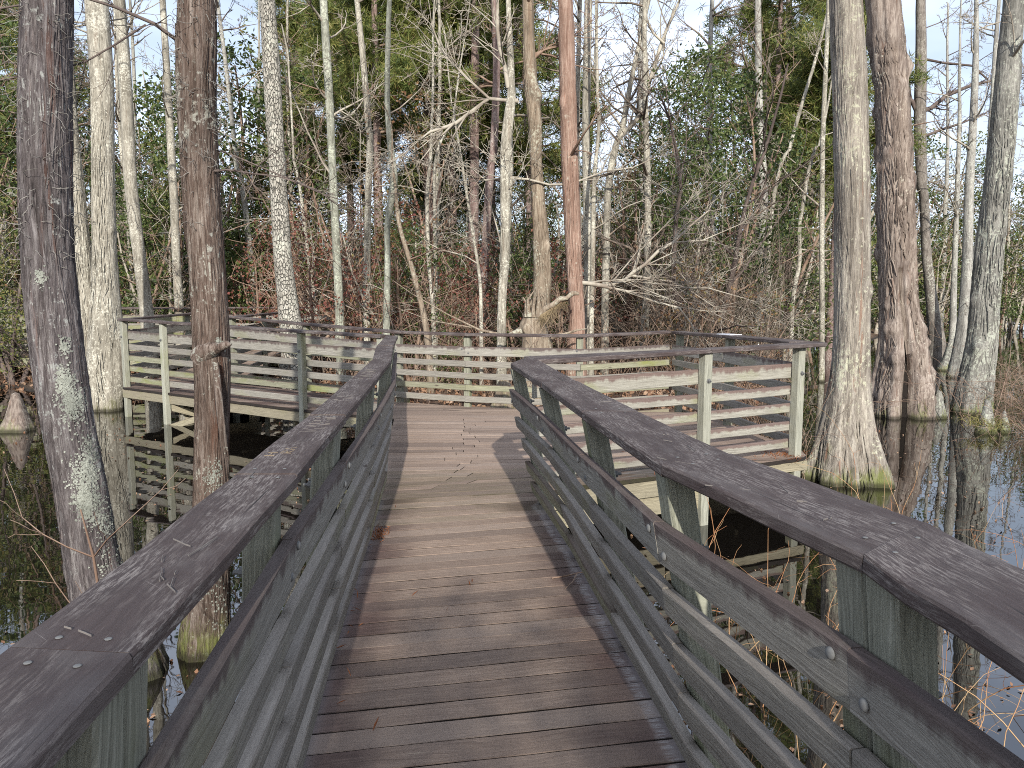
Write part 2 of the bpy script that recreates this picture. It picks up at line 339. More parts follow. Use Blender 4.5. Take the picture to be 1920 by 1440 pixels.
def timber(name, A, B, m, parent, segs=1, bev=.004, wob=0, rng=random, wx=None, moss=None, kind=None, shade_h=True):
    """one sawn board from end section A to end section B (each: inner-bottom, inner-top, outer-top, outer-bottom)"""
    def sect(C):
        out = []
        for i in range(4):
            p, q, s_ = C[i], C[(i-1) % 4], C[(i+1) % 4]
            out += [p + (q-p).normalized()*bev, p + (s_-p).normalized()*bev]
        return out
    A = [Vector(p) for p in A]; B = [Vector(p) for p in B]
    SA, SB = sect(A), sect(B); L = (B[0]-A[0]).length
    V = []; H = []; WX = []
    for s_ in range(segs + 1):
        t = s_/segs; d = Vector((rng.uniform(-wob, wob), rng.uniform(-wob, wob), rng.uniform(-wob, wob)*1.4)) if wob else Vector((0, 0, 0))
        for k in range(8):
            V.append(SA[k].lerp(SB[k], t) + d + (Vector([rng.uniform(-wob, wob)*.4 for _ in range(3)]) if wob else Vector((0, 0, 0))))
            H.append(1.0 if k in (2, 3, 4, 5) else 0.0)
            if wx: WX.append(wx[0]*(1-t) + wx[1]*t)
    F = []; U = []
    per = [0]
    for k in range(8): per.append(per[-1] + (SA[(k+1) % 8]-SA[k]).length)
    uo = -L/2 if wx is not None else rng.uniform(0, 9); vo = rng.uniform(0, 9)
    for s_ in range(segs):
        u0, u1 = uo + L*s_/segs, uo + L*(s_+1)/segs
        for k in range(8):
            k2 = (k+1) % 8
            F.append((s_*8+k, s_*8+k2, s_*8+8+k2, s_*8+8+k)); U += [(u0, vo+per[k]), (u0, vo+per[k+1]), (u1, vo+per[k+1]), (u1, vo+per[k])]
    F.append(tuple(range(7, -1, -1))); U += [(uo + (V[k]-V[0]).z, vo + per[k]) for k in range(7, -1, -1)]
    e = segs*8; F.append(tuple(range(e, e+8))); U += [(uo + (V[e+k]-V[e]).z, vo + per[k]) for k in range(8)]
    me = bpy.data.meshes.new(name); me.from_pydata(V, [], F)
    ul = me.uv_layers.new(name='UVMap'); ul.data.foreach_set('uv', np.array(U, np.float32).ravel())
    a = me.attributes.new('h', 'FLOAT', 'POINT'); a.data.foreach_set('value', np.array(H, np.float32))
    if wx:
        a = me.attributes.new('wx', 'FLOAT', 'POINT'); a.data.foreach_set('value', np.array(WX, np.float32))
        a = me.attributes.new('moss', 'FLOAT', 'POINT'); a.data.foreach_set('value', np.full(len(V), moss or 0, np.float32))
    me.update()
    o = link(name, me, m, parent)
    if kind: o['kind'] = kind
    return o

def dome_mesh(name, r=.017, h=.011):
    mb = MB(); k = 10; rows = [(r, 0), (r*.98, h*.35), (r*.75, h*.75), (r*.38, h*.97)]
    V = [(q*math.cos(2*math.pi*i/k), q*math.sin(2*math.pi*i/k), z) for q, z in rows for i in range(k)] + [(0, 0, h)]
    F4 = [(a*k+i, a*k+(i+1) % k, a*k+k+(i+1) % k, a*k+k+i) for a in range(3) for i in range(k)]
    F3 = [(3*k+i, 3*k+(i+1) % k, 4*k) for i in range(k)]
    mb.add(V, F4, F3); return mb.mesh(name)
BOLT = dome_mesh('bolt_head', .0135, .008); BOLT.materials.append(ZINC)
NAIL = dome_mesh('nail_head', .0055, .0016); NAIL.materials.append(ZINC)
def nutmesh():
    mb = MB(); V = []
    for z, r in ((0, .024), (.004, .024), (.004, .015), (.018, .015), (.018, .007), (.035, .007)):
        V += [(r*math.cos(math.pi*i/3), r*math.sin(math.pi*i/3), z) for i in range(6)]
    F = [(a*6+i, a*6+(i+1) % 6, a*6+6+(i+1) % 6, a*6+6+i) for a in range(5) for i in range(6)]
    F3 = [(30, 30+i, 30+i+1) for i in range(1, 5)]
    mb.add(V, F, F3); return mb.mesh('bolt_nut', False)
NUT = nutmesh(); NUT.materials.append(ZINC)
def stud(me, name, pos, nrm, parent):
    o = bpy.data.objects.new(name, me); COL.objects.link(o); o.parent = parent
    w = Vector((0, 0, 0)); q = parent
    while q is not None: w += q.location; q = q.parent
    o.location = Vector(pos) - w; o.rotation_euler = Vector(nrm).to_track_quat('Z', 'Y').to_euler()
    return o

# ------------------------------------------------------------------ railings
SLATS = [(.785, .925), (.615, .704), (.437, .526), (.26, .349), (.082, .171)]     # top board first; shares of a 1.125 m rail
CAPH = 1.125
def v2(p): return Vector((p[0], p[1]))
def railing(name, label, top, bot, zc, cap_in, cap_out, out, seed, zcap_joints=None, posts=None, boardmats=None, post_mat=POST_WOOD,
            double=(), floor=None, bolts='in', detail=2, deckz=None, bolt_zs=(.895, .815), pillar_z=None, captilt=0.0, bits=True):
    """one run of handrail: posts, five boards on the walking side and a flat cap. top/bot: walking-side face of the boards"""
    rng = random.Random(seed); n = len(top)
    root = empty(name, (top[n//2][0], top[n//2][1], 0), label, 'railing', 'boardwalk railings')
    dz = deckz or [0]*n; zt = .85
    def face(i, z):
        b, t = v2(bot[i]), v2(top[i]); p = b + (t-b)*(z-.13)/(zt-.13); return p
    nrm = []
    for i in range(n-1):
        d = (v2(top[i+1])-v2(top[i])).normalized(); q = Vector((d.y, -d.x))
        nrm.append(q if q.dot(Vector(out)) > 0 else -q)
    th = .038
    JN = [[rng.uniform(-.003, .005) for _ in SLATS] for _ in range(n)]; JZ = [[rng.uniform(-.006, .006) for _ in SLATS] for _ in range(n)]
    for i in range(n-1):
        d = (v2(top[i+1])-v2(top[i])).normalized(); q = nrm[i]
        for k, (lo, hi) in enumerate(SLATS):
            za0, za1 = dz[i]+lo*zc[i]/CAPH, dz[i]+hi*zc[i]/CAPH; zb0, zb1 = dz[i+1]+lo*zc[i+1]/CAPH, dz[i+1]+hi*zc[i+1]/CAPH
            j = (JZ[i][k], JZ[i+1][k]); g = .0006
            def P(i_, z, zz, o_, e):
                qa = (nrm[max(0, i_-1)] + nrm[min(n-2, i_)]); qa = qa/max(.5, qa.length_squared/2)      # mitred at the bends
                p = face(i_, z) + qa*o_ + d*e; return Vector((p.x, p.y, zz))
            ja = JN[i][k]
            A = [P(i, za0-dz[i], za0+j[0], ja, g), P(i, za1-dz[i], za1+j[0], ja, g), P(i, za1-dz[i], za1+j[0], ja+th, g), P(i, za0-dz[i], za0+j[0], ja+th, g)]
            jb = JN[i+1][k]
            B = [P(i+1, zb0-dz[i+1], zb0+j[1], jb, -g), P(i+1, zb1-dz[i+1], zb1+j[1], jb, -g), P(i+1, zb1-dz[i+1], zb1+j[1], jb+th, -g), P(i+1, zb0-dz[i+1], zb0+j[1], jb+th, -g)]
            mm = (boardmats or {}).get((i, k)) or (boardmats or {}).get(k) or (GREY_BOARD if k == 0 else LOW_BOARD)
            o = timber('rail_board', A, B, mm, root, detail, .005, .0022 if detail > 1 else .0015, rng)
            if k == 0 and bits:
                for end, ii, zz in ((0, i, za0), (1, i+1, zb0)):
                    e = .05 if end == 0 else -.05
                    zb_ = zz + (.105 if (end == 0) else .045)*zc[ii]/CAPH
                    p = face(ii, zb_-dz[ii]) + d*e + q*(-.001)
                    stud(BOLT, 'bolt', (p.x, p.y, zb_), (-q.x, -q.y, 0), o)
    for i in range(n):
        if posts is not None and i not in posts: continue
        q = (nrm[max(0, i-1)] + nrm[min(n-2, i)]).normalized(); d = Vector((q.y, -q.x)); w = .0445
        fz = -1.05 if floor is None else floor
        shifts = [0]
        if i in double: shifts = [-.047, .047]
        if i == 0: shifts = [d.dot(v2(top[1])-v2(top[0])) > 0 and .05 or -.05]
        if i == n-1: shifts = [d.dot(v2(top[-2])-v2(top[-1])) > 0 and .05 or -.05]
        for s_ in shifts:
            def ring(z):
                c = face(i, z) + q*(th + w + .006) + d*s_
                return [Vector((*(c + d*w - q*w), z+dz[i])), Vector((*(c + d*w + q*w), z+dz[i])), Vector((*(c - d*w + q*w), z+dz[i])), Vector((*(c - d*w - q*w), z+dz[i]))]
            o = timber('post', ring(fz-dz[i]), ring(zc[i]-.0405), post_mat, root, 3, .006, .0015, rng)
            if bits:
                zz = .83*zc[i]/CAPH
                c = face(i, zz) + q*(th + 2*w + .005) + d*s_
                stud(NUT, 'bolt_nut', (c.x, c.y, zz+dz[i]), (q.x, q.y, 0), o)
    J = zcap_joints or list(range(n))
    for a, b in zip(J[:-1], J[1:]):
        # one cap board may bend over the posts in between
        for i in range(a, b):
            pass
        pts_i = [Vector((*cap_in[i], zc[i]+dz[i])) for i in range(a, b+1)]; pts_o = [Vector((*cap_out[i], zc[i]+dz[i]+captilt)) for i in range(a, b+1)]
        jit = rng.uniform(-.0025, .0025)
        for s_ in range(len(pts_i)-1):
            ia, ib, oa, ob = pts_i[s_], pts_i[s_+1], pts_o[s_], pts_o[s_+1]
            e = (ib-ia).normalized()*.0018; dn = Vector((0, 0, -.038)); up = Vector((0, 0, jit))
            A = [ia+e+dn+up, ia+e+up, oa+e+up, oa+e+dn+up]; B = [ib-e+dn+up, ib-e+up, ob-e+up, ob-e+dn+up]
            o = timber('cap_board', A, B, CAP, root, 3 if detail > 1 else 2, .006, .0018, rng)
            if bits:
                for pa, qa, sg in ((ia, oa, 1), (ib, ob, -1)):
                    for tt in (.28, .70):
                        p = pa.lerp(qa, tt + rng.uniform(-.05, .05)) + e.normalized()*sg*(.035 + rng.uniform(0, .02)) + up
                        stud(NAIL, 'nail', p + Vector((0, 0, .001)), (0, 0, 1), o)
    return root

def offs(line, out, a, b):
    """cap edges from a face line"""
    n = len(line); ci = []; co = []
    for i in range(n):
        ns = []
        for j in (i-1, i):
            if 0 <= j < n-1:
                d = (v2(line[j+1])-v2(line[j])).normalized(); q = Vector((d.y, -d.x)); ns.append(q if q.dot(Vector(out)) > 0 else -q)
        q = sum(ns, Vector((0, 0)))/len(ns); q = q/max(.3, q.length_squared)
        p = v2(line[i]); ci.append(tuple(p+q*a)); co.append(tuple(p+q*b))
    return ci, co

# walking-side face lines (metres; x right, y away from the camera, deck at z = 0)
L_TOP = [(-.30, -2.0), (-.40, -.6), (-.505, 1.03), (-.615, 2.13), (-.69, 3.2), (-.79, 4.6), (-.925, 6.15), (-1.16, 7.8), (-1.41, 9.6)]
L_BOT = [(-.40, -2.0), (-.48, -.6), (-.555, 1.03), (-.64, 2.13), (-.745, 3.2), (-.855, 4.6), (-1.005, 6.15), (-1.25, 7.8), (-1.49, 9.7)]
L_CI = [(-.31, -2.0), (-.42, -.6), (-.525, 1.03), (-.60, 2.13), (-.69, 3.2), (-.81, 4.6), (-.955, 6.15), (-1.19, 7.8), (-1.43, 9.75)]
L_CO = [(-.51, -2.0), (-.62, -.6), (-.712, 1.05), (-.775, 2.13), (-.845, 3.2), (-.965, 4.6), (-1.105, 6.15), (-1.36, 7.8), (-1.60, 9.95)]
R_TOP = [(.98, -2.0), (.88, -.4), (.735, 1.02), (.655, 1.45), (.432, 2.3), (.30, 3.32), (.16, 4.5), (-.02, 5.75)]
R_BOT = [(1.05, -2.0), (.95, -.4), (.80, 1.02), (.72, 1.45), (.55, 2.3), (.445, 3.32), (.325, 4.5), (.14, 5.80)]
R_CI = [(.93, -2.0), (.83, -.4), (.70, 1.01), (.668, 1.44), (.44, 2.25), (.30, 3.32), (.17, 4.45), (-.01, 5.75)]
R_CO = [(1.16, -2.0), (1.06, -.4), (.94, 1.2), (.905, 1.66), (.69, 2.40), (.545, 3.32), (.385, 4.5), (.155, 6.5)]
LB = {(5, 4): MOSSY_BOARD}
railing('railing', 'left handrail of the walkway with long scratched dark cap in the foreground', L_TOP, L_BOT, [1.07]*9, L_CI, L_CO, (-1, 0), 3,
        double=(2, 4), boardmats=LB)
railing('railing', 'right handrail of the walkway with bolted top board and broad dark cap in the foreground', R_TOP, R_BOT, [1.07]*8, R_CI, R_CO, (1, 0), 5,
        double=(3,), boardmats={(6, 4): MOSSY_BOARD, (6, 3): MOSSY_BOARD, (5, 4): MOSSY_BOARD})
# right wing, near side and far end
RW = [(.16, 6.26), (1.70, 7.05), (2.78, 7.62)]
ci, co = offs(RW, (.45, -.9), -.02, .165)
co[0] = (.14, 6.05); ci[0] = (.10, 6.45); ci[-1] = (3.02, 7.72); co[-1] = (3.04, 7.50)
railing('railing', 'sunlit pale board railing in front of the right deck bay', RW, RW, [1.07, 1.095, 1.115], ci, co, (.45, -.9), 7,
        boardmats={k: PALE_BOARD for k in range(5)}, post_mat=PALE_POST, posts=(1, 2), zcap_joints=[0, 1, 2])
RE = [(2.78, 7.66), (2.55, 9.4), (2.27, 11.0)]
ci, co = offs(RE, (1, 0), -.02, .165); ci[0] = (2.76, 7.76); co[0] = (3.03, 7.74)
right_end = railing('railing', 'shaded railing at the right end of the deck, white plate on its cap', RE, RE, [1.115, 1.10, 1.075], ci, co, (1, .1), 9, posts=(1, 2))
# far side
BK = [(2.25, 11.1), (.92, 10.42), (-.66, 10.92), (-1.75, 11.42)]
ci, co = offs(BK, (0, 1), -.02, .16)
railing('railing', 'long far railing across the back of the platform', BK, BK, [1.075, 1.05, 1.045, 1.06], ci, co, (0, 1), 11,
        boardmats={3: MOSSY_BOARD, (0, 1): MOSSY_BOARD}, posts=(1, 2, 3))
BL = [(-1.77, 11.43), (-3.4, 12.65), (-5.1, 13.95)]
ci, co = offs(BL, (.6, .8), -.02, .16)
railing('railing', 'far railing of the left deck arm, mossy yellow boards, bleached cap end', BL, BL, [1.06, 1.13, 1.22], ci, co, (.6, .8), 13,
        boardmats={1: MOSSY_BOARD, 2: MOSSY_BOARD, 3: MOSSY_BOARD, 4: MOSSY_BOARD}, posts=(1, 2))
LW = [(-6.68, 13.55), (-5.60, 12.70), (-2.86, 10.82), (-1.58, 9.98)]
ci, co = offs(LW, (-.6, -.8), -.02, .165)
railing('railing', 'near railing of the left deck arm seen from its post side over black water', LW, LW, [1.18, 1.165, 1.10, 1.075], ci, co, (-.55, -.83), 15,
        boardmats={3: MOSSY_BOARD, (0, 2): MOSSY_BOARD, (0, 4): MOSSY_BOARD}, posts=(0, 1, 2, 3), post_mat=PALE_POST)
# the arm carries on behind
LK = [(-6.70, 13.62), (-6.72, 16.4), (-7.3, 19.0)]
ci, co = offs(LK, (-1, 0), -.02, .165)
railing('railing', 'railing running back from the left deck corner into the wood', LK, LK, [1.18, 1.15, 1.13], ci, co, (-1, 0), 17, deckz=[0, .06, .12], floor=-1.2, detail=1, bits=False)
LR = [(-5.12, 14.0), (-5.3, 16.4), (-5.45, 18.7)]
ci, co = offs(LR, (1, 0), -.02, .165)
railing('railing', 'short railing behind the bleached cap end going back into the wood', LR, LR, [1.2, 1.15, 1.1], ci, co, (1, 0), 19, deckz=[0, .06, .12], floor=-1.2, detail=1, bits=False)
FB = [(-18.5, 19.6), (-16, 19.8), (-13.4, 20.0), (-10.8, 20.1), (-8.2, 20.2), (-4.7, 20.4)]
ci, co = offs(FB, (0, 1), -.02, .165)
railing('railing', 'distant railing along the far side of the boardwalk at left', FB, FB, [1.12]*6, ci, co, (0, 1), 21, deckz=[.17]*6, floor=-.8, detail=1, bits=False)
FN = [(-18.5, 18.3), (-15.9, 18.5), (-13.2, 18.7), (-10.4, 18.85), (-7.5, 18.95)]
ci, co = offs(FN, (0, -1), -.02, .165)
railing('railing', 'distant mossy railing hung with ivy on the near side of the boardwalk at far left', FN, FN, [1.12]*5, ci, co, (0, -1), 23, deckz=[.17]*5, floor=-.9, detail=1, bits=False,
        boardmats={k: MOSSY_BOARD for k in range(5)})

# ------------------------------------------------------------------ decks
def interp(line, y):
    for (x0, y0), (x1, y1) in zip(line[:-1], line[1:]):
        if y0 <= y <= y1: return x0 + (x1-x0)*(y-y0)/(y1-y0)
    return line[0][0] if y < line[0][1] else line[-1][0]
deck = empty('boardwalk_deck', (0, 5, 0), 'worn brown plank deck of the walkway and its platform', 'boardwalk deck', None, 'structure')
POLY = [(-1.52, 9.9), (-1.3, 8.0), (-1.03, 5.2), (.26, 5.2), (.22, 6.15), (2.90, 7.50), (2.95, 7.8), (2.42, 11.2), (.93, 10.52), (-.66, 11.02), (-1.75, 11.52), (-5.05, 14.05), (-6.85, 14.6), (-6.78, 13.42), (-2.9, 10.70)]
def cross(yk, s, xc):
    xs = []
    n = len(POLY)
    for i in range(n):
        (x0, y0), (x1, y1) = POLY[i], POLY[(i+1) % n]
        f0 = y0 - (yk + s*(x0-xc)); f1 = y1 - (yk + s*(x1-xc))
        if f0*f1 < 0: t = f0/(f0-f1); xs.append(x0 + (x1-x0)*t)
    return sorted(xs)
def slope(y):
    pts = [(-2, .12), (2.5, .19), (5, .26), (5.9, .22), (7.0, .10), (8.2, .0), (20, .0)]
    for (a, sa), (b, sb) in zip(pts[:-1], pts[1:]):
        if a <= y <= b: return sa + (sb-sa)*(y-a)/(b-a)
    return 0
rng = random.Random(77)
PITCH = .1345; y = -1.95; k = 0
def ends(yk):
    """left and right end points of a board joint whose middle is at yk"""
    s_ = slope(yk)
    xl0, xr0 = interp(L_BOT, yk), interp(R_BOT, yk)
    xc = (xl0+xr0)/2 if yk < 6.0 else -.45
    if yk < 6.0:
        for _ in range(4):
            xl = interp(L_BOT, yk + s_*(xl0-xc)); xr = interp(R_BOT, yk + s_*(xr0-xc)); xl0, xr0 = xl, xr
        xl0 -= .06; xr0 += .07
        if yk > 5.6: xr0 += .08
    else:
        xs = cross(yk, s_, xc)
        if len(xs) < 2: return None
        xl0, xr0 = xs[0], xs[-1]
        if len(xs) >= 4:
            best = None
            for a, b in zip(xs[0::2], xs[1::2]):
                if best is None or b-a > best[1]-best[0]: best = (a, b)
            xl0, xr0 = best
    return (Vector((xl0, yk + s_*(xl0-xc), 0)), Vector((xr0, yk + s_*(xr0-xc), 0)), xc)
prev = ends(y); 
while y < 14.4:
    y2 = y + PITCH; cur = ends(y2)
    if cur is None or prev is None: break
    (a0, b0, c0), (a1, b1, c1) = prev, cur
    g = .006 + rng.random()*.004
    dirn = ((a1-a0)+(b1-b0)).normalized()*g*.5
    cuts = [0, 1]
    if y > 6.2 and (b0-a0).length > 1.9:
        L = (b0-a0).length
        c_ = (-.62 + rng.uniform(-.08, .12) - a0.x)/(b0.x-a0.x) + (.0 if k % 2 else .05)
        cuts = [0, max(.12, min(.88, c_)), 1]
        if L > 3.6 and y < 11: cuts = [0, cuts[1], min(.9, cuts[1] + 2.0/L), 1]
    for t0, t1 in zip(cuts[:-1], cuts[1:]):
        e = .0009
        p00, p01 = a0.lerp(b0, t0+e), a0.lerp(b0, t1-e); p10, p11 = a1.lerp(b1, t0+e), a1.lerp(b1, t1-e)
        dz_ = Vector((0, 0, rng.uniform(-.0016, .001))); tz = Vector((0, 0, rng.uniform(-.0008, .0016))); dn = Vector((0, 0, -.036))
        if y2 < 6.0: w0, w1 = -1.0, 1.0
        else:
            w0, w1 = (p00.x+.25)/1.3, (p01.x+.25)/1.3
            if y2 > 6.8: w0, w1 = max(-.8, min(.5, w0*.5)), max(-.8, min(.5, w1*.5))
        ms = 0.0
        if 5.2 < y < 6.9: ms = .25
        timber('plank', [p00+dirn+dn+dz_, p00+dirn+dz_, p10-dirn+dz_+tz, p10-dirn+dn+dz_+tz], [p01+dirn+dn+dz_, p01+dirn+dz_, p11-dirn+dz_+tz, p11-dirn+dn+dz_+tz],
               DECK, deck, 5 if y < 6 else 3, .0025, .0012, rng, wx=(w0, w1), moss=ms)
    prev = cur; y = y2; k += 1

def beam(name, p, q, z0, z1, th, m, parent, segs=2, wob=.002):
    p, q = v2(p), v2(q); d = (q-p).normalized(); nn = Vector((d.y, -d.x))*th/2
    z0a, z0b = z0 if isinstance(z0, tuple) else (z0, z0); z1a, z1b = z1 if isinstance(z1, tuple) else (z1, z1)
    A = [Vector((*(p-nn), z0a)), Vector((*(p-nn), z1a)), Vector((*(p+nn), z1a)), Vector((*(p+nn), z0a))]
    B = [Vector((*(q-nn), z0b)), Vector((*(q-nn), z1b)), Vector((*(q+nn), z1b)), Vector((*(q+nn), z0b))]
    return timber(name, A, B, m, parent, segs, .004, wob, rng)
# rim boards, joists, beams and piles under the decks
beam('rim_board', (-6.76, 13.46), (-2.9, 10.76), -.185, -.040, .04, FASCIA, deck); beam('rim_board', (-2.88, 10.74), (-1.56, 9.95), -.185, -.040, .04, FASCIA, deck)
beam('rim_board', (.2, 6.20), (1.36, 6.77), -.19, -.040, .04, FASCIA, deck); beam('rim_board', (.3, 6.30), (1.72, 6.98), -.37, -.195, .04, FASCIA, deck)
beam('rim_board', (1.38, 6.80), (2.90, 7.55), -.14, -.040, .04, FASCIA, deck)
beam('rim_board', (2.90, 7.6), (2.42, 11.1), -.19, -.040, .04, FASCIA, deck)
for a, b in zip(BK[:-1], BK[1:]): beam('rim_board', (a[0], a[1]+.02), (b[0], b[1]+.02), -.19, -.042, .04, FASCIA, deck)
beam('rim_board', (-1.77, 11.46), (-5.1, 13.98), -.19, -.042, .04, FASCIA, deck)
for line, s_ in ((L_BOT, -1), (R_BOT, 1)):
    for a, b in zip(line[:-1], line[1:]): beam('stringer', (a[0]-.02*s_, a[1]), (b[0]-.02*s_, b[1]), -.235, -.040, .04, FASCIA, deck)
for a, b in zip(L_BOT[:-2], L_BOT[1:-1]):
    beam('stringer', (a[0]+.62, a[1]), (b[0]+.62, b[1]), -.235, -.040, .04, FASCIA, deck)
for yy in (-.5, 1.05, 2.2, 3.25, 4.55, 5.75):
    beam('cross_beam', (interp(L_BOT, yy)-.2, yy-.05), (interp(R_BOT, yy)+.2, yy+.12), -.43, -.237, .08, FASCIA, deck)
for x0, y0, x1, y1 in ((-.9, 7.2, 2.6, 8.4), (-1.2, 9.2, 2.5, 9.4), (-1.5, 10.6, 2.3, 10.4), (-3.2, 11.3, -2.2, 12.0), (-5.5, 12.9, -4.4, 13.5)):
    beam('cross_beam', (x0, y0), (x1, y1), -.43, -.24, .09, FASCIA, deck)
for px_, py_ in ((-.9, 7.2), (.8, 7.8), (2.4, 8.35), (-1.1, 9.25), (.6, 9.35), (2.3, 9.4), (-1.4, 10.5), (.4, 10.45), (2.2, 10.4), (-3.2, 11.4), (-2.3, 11.9), (-5.4, 12.95), (-4.5, 13.45), (1.25, 6.9)):
    w = .07; timber('pile', [Vector((px_-w, py_-w, -1.2)), Vector((px_-w, py_+w, -1.2)), Vector((px_+w, py_+w, -1.2)), Vector((px_+w, py_-w, -1.2))],
               [Vector((px_-w, py_-w, -.435)), Vector((px_-w, py_+w, -.435)), Vector((px_+w, py_+w, -.435)), Vector((px_+w, py_-w, -.435))], FASCIA, deck, 1, .006, 0, rng)
for k_ in range(7):
    t = (k_+.5)/7; beam('joist', (-6.5+4.7*t, 13.45-3.3*t), (-5.3+3.9*t, 14.2-2.6*t), -.235, -.041, .038, FASCIA, deck, 1)
for k_ in range(8):
    beam('joist', (-1.0+.47*k_, 6.75+.14*k_), (-1.3+.46*k_, 10.4), -.235, -.041, .038, FASCIA, deck, 1)
# raking braces from the posts of the left arm
beam('brace', (-5.57, 12.62), (-5.0, 12.9), (-.30, -.52), (-.19, -.40), .038, FASCIA, deck, 1); beam('brace', (-5.60, 12.55), (-5.05, 12.3), (-.62, -.44), (-.52, -.34), .038, FASCIA, deck, 1)
beam('brace', (-1.75, 9.9), (-1.2, 9.2), (-.62, -.30), (-.50, -.2), .038, FASCIA, deck, 1)
# distant deck at left
far_deck = empty('far_boardwalk_deck', (-12, 19.3, 0), 'distant plank deck of the boardwalk crossing behind the left trees', 'boardwalk deck', None, 'structure')
for k_ in range(97):
    x = -18.6 + k_*.1435; zz = .17
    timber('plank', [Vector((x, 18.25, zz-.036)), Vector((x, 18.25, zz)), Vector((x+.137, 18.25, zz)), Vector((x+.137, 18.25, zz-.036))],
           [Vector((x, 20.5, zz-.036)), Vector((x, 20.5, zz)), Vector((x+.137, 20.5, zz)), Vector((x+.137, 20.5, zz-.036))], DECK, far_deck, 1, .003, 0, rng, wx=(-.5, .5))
beam('rim_board', (-18.6, 18.24), (-4.7, 18.28), -.06, .13, .04, MOSSY_BOARD, far_deck, 4); beam('rim_board', (-18.6, 20.5), (-4.7, 20.5), -.06, .13, .04, FASCIA, far_deck, 4)
for k_ in range(34):
    t = k_/34.; x0 = -6.72 - .5*t; y0 = 14.45 + 3.8*t; zz = .002 + .12*t
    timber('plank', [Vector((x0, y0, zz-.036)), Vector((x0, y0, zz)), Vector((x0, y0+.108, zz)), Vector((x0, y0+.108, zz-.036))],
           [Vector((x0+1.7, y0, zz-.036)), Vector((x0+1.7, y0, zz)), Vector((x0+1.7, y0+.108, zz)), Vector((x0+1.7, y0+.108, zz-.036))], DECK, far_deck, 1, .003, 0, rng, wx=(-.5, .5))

# ------------------------------------------------------------------ carved scratches on the caps, plate
def on_cap(ci, co, zc, y, t):
    yi = [p[1] for p in ci]
    for i in range(len(ci)-1):
        if yi[i] <= y <= yi[i+1]:
            s_ = (y-yi[i])/(yi[i+1]-yi[i]); a = v2(ci[i]).lerp(v2(ci[i+1]), s_); b = v2(co[i]).lerp(v2(co[i+1]), s_)
            p = a.lerp(b, t); return np.array((p.x, p.y, zc + .0006))
def strokes(name, parent, segs, m, ci, co, zc=1.07, w=.003):
    mb = MB()
    for s_ in segs:
        P = [on_cap(ci, co, zc, yy, tt) for yy, tt in s_]
        for p, q in zip(P[:-1], P[1:]):
            d = q-p; L = np.linalg.norm(d[:2]); d = d/(L+1e-9); nn = np.array((d[1], -d[0], 0))*w*.5; zt = np.array((0, 0, .0028))
            mb.add([p-nn, p+nn, q+nn, q-nn, p-nn+zt, p+nn+zt, q+nn+zt, q-nn+zt], [(4, 5, 6, 7), (0, 1, 5, 4), (1, 2, 6, 5), (2, 3, 7, 6), (3, 0, 4, 7)])
    return tag(link(name, mb.mesh(name, False), m, parent), kind='stuff')
rr = [o for o in S.objects if o.name.startswith('railing') and o.parent is None]
LEFT_R, RIGHT_R = rr[0], rr[1]
def letter_block(y0, y1, t0, t1, n, rg, slant=.1):
    out = []
    for i in range(n):
        yy = y0 + (y1-y0)*(i + rg.uniform(-.3, .3))/max(1, n-1); out.append([(yy, t0 + rg.uniform(-.08, .08)), (yy + slant*rg.uniform(.5, 1.2), t1 + rg.uniform(-.1, .08))])
    return out
rg = random.Random(5)
# tall narrow capitals cut across the cap, read from the walkway, and a lighter tan group lower down
G = {'M': [[(0, 0), (.1, 1), (.5, .3), (.9, 1), (1, 0)]], 'A': [[(0, 0), (.5, 1), (1, 0)], [(.2, .4), (.8, .4)]], 'R': [[(0, 0), (0, 1), (.8, .9), (.8, .55), (0, .5), (1, 0)]],
     'T': [[(.5, 0), (.5, 1)], [(0, 1), (1, 1)]], 'Y': [[(.5, 0), (.5, .5), (0, 1)], [(.5, .5), (1, 1)]], 'L': [[(0, 1), (0, 0), (1, 0)]], 'H': [[(0, 0), (0, 1)], [(1, 0), (1, 1)], [(0, .5), (1, .5)]]}
def word(txt, y0, dy, t0, t1):
    out = []
    for i, ch in enumerate(txt):
        for st in G[ch]: out.append([(y0 + dy*(i + .78*a), t0 + (t1-t0)*b) for a, b in st])
    return out
def rough(segs, rg, j=.005, parts=4):
    """knife cuts waver, break off and restart"""
    out = []
    for st in segs:
        for (y0, t0), (y1, t1) in zip(st[:-1], st[1:]):
            P = [(y0 + (y1-y0)*k/parts + rg.uniform(-j, j)*.35, t0 + (t1-t0)*k/parts + rg.uniform(-j, j)) for k in range(parts+1)]
            run = [P[0]]
            for q in P[1:]:
                if rg.random() < .22 and len(run) > 1: out.append(run); run = [q]
                else: run.append(q)
            if len(run) > 1: out.append(run)
    return out
strokes('carving', LEFT_R, rough(word('AAT', 3.62, .13, .22, .78), rg), SCRATCH, L_CI, L_CO, w=.0034)
strokes('carving', LEFT_R, rough(letter_block(4.2, 5.2, .25, .75, 13, rg, .08), rg), SCRATCH, L_CI, L_CO, w=.0024)
strokes('carving', LEFT_R, rough(word('MARTY', 2.78, .10, .2, .72), rg), SCRATCH, L_CI, L_CO, w=.0017)
strokes('carving', LEFT_R, rough(word('H', 2.36, .06, .66, .84) + word('RA', 2.40, .05, .40, .60), rg), SCRATCH_TAN, L_CI, L_CO, w=.0022)
strokes('carving', RIGHT_R, rough([[(yy, tt), (yy + rg.uniform(-.10, .16), tt + rg.uniform(-.3, .3))] for yy, tt in [(rg.uniform(1.5, 5.2), rg.uniform(.2, .8)) for _ in range(26)]], rg, .006), SCRATCH, R_CI, R_CO, w=.0008)
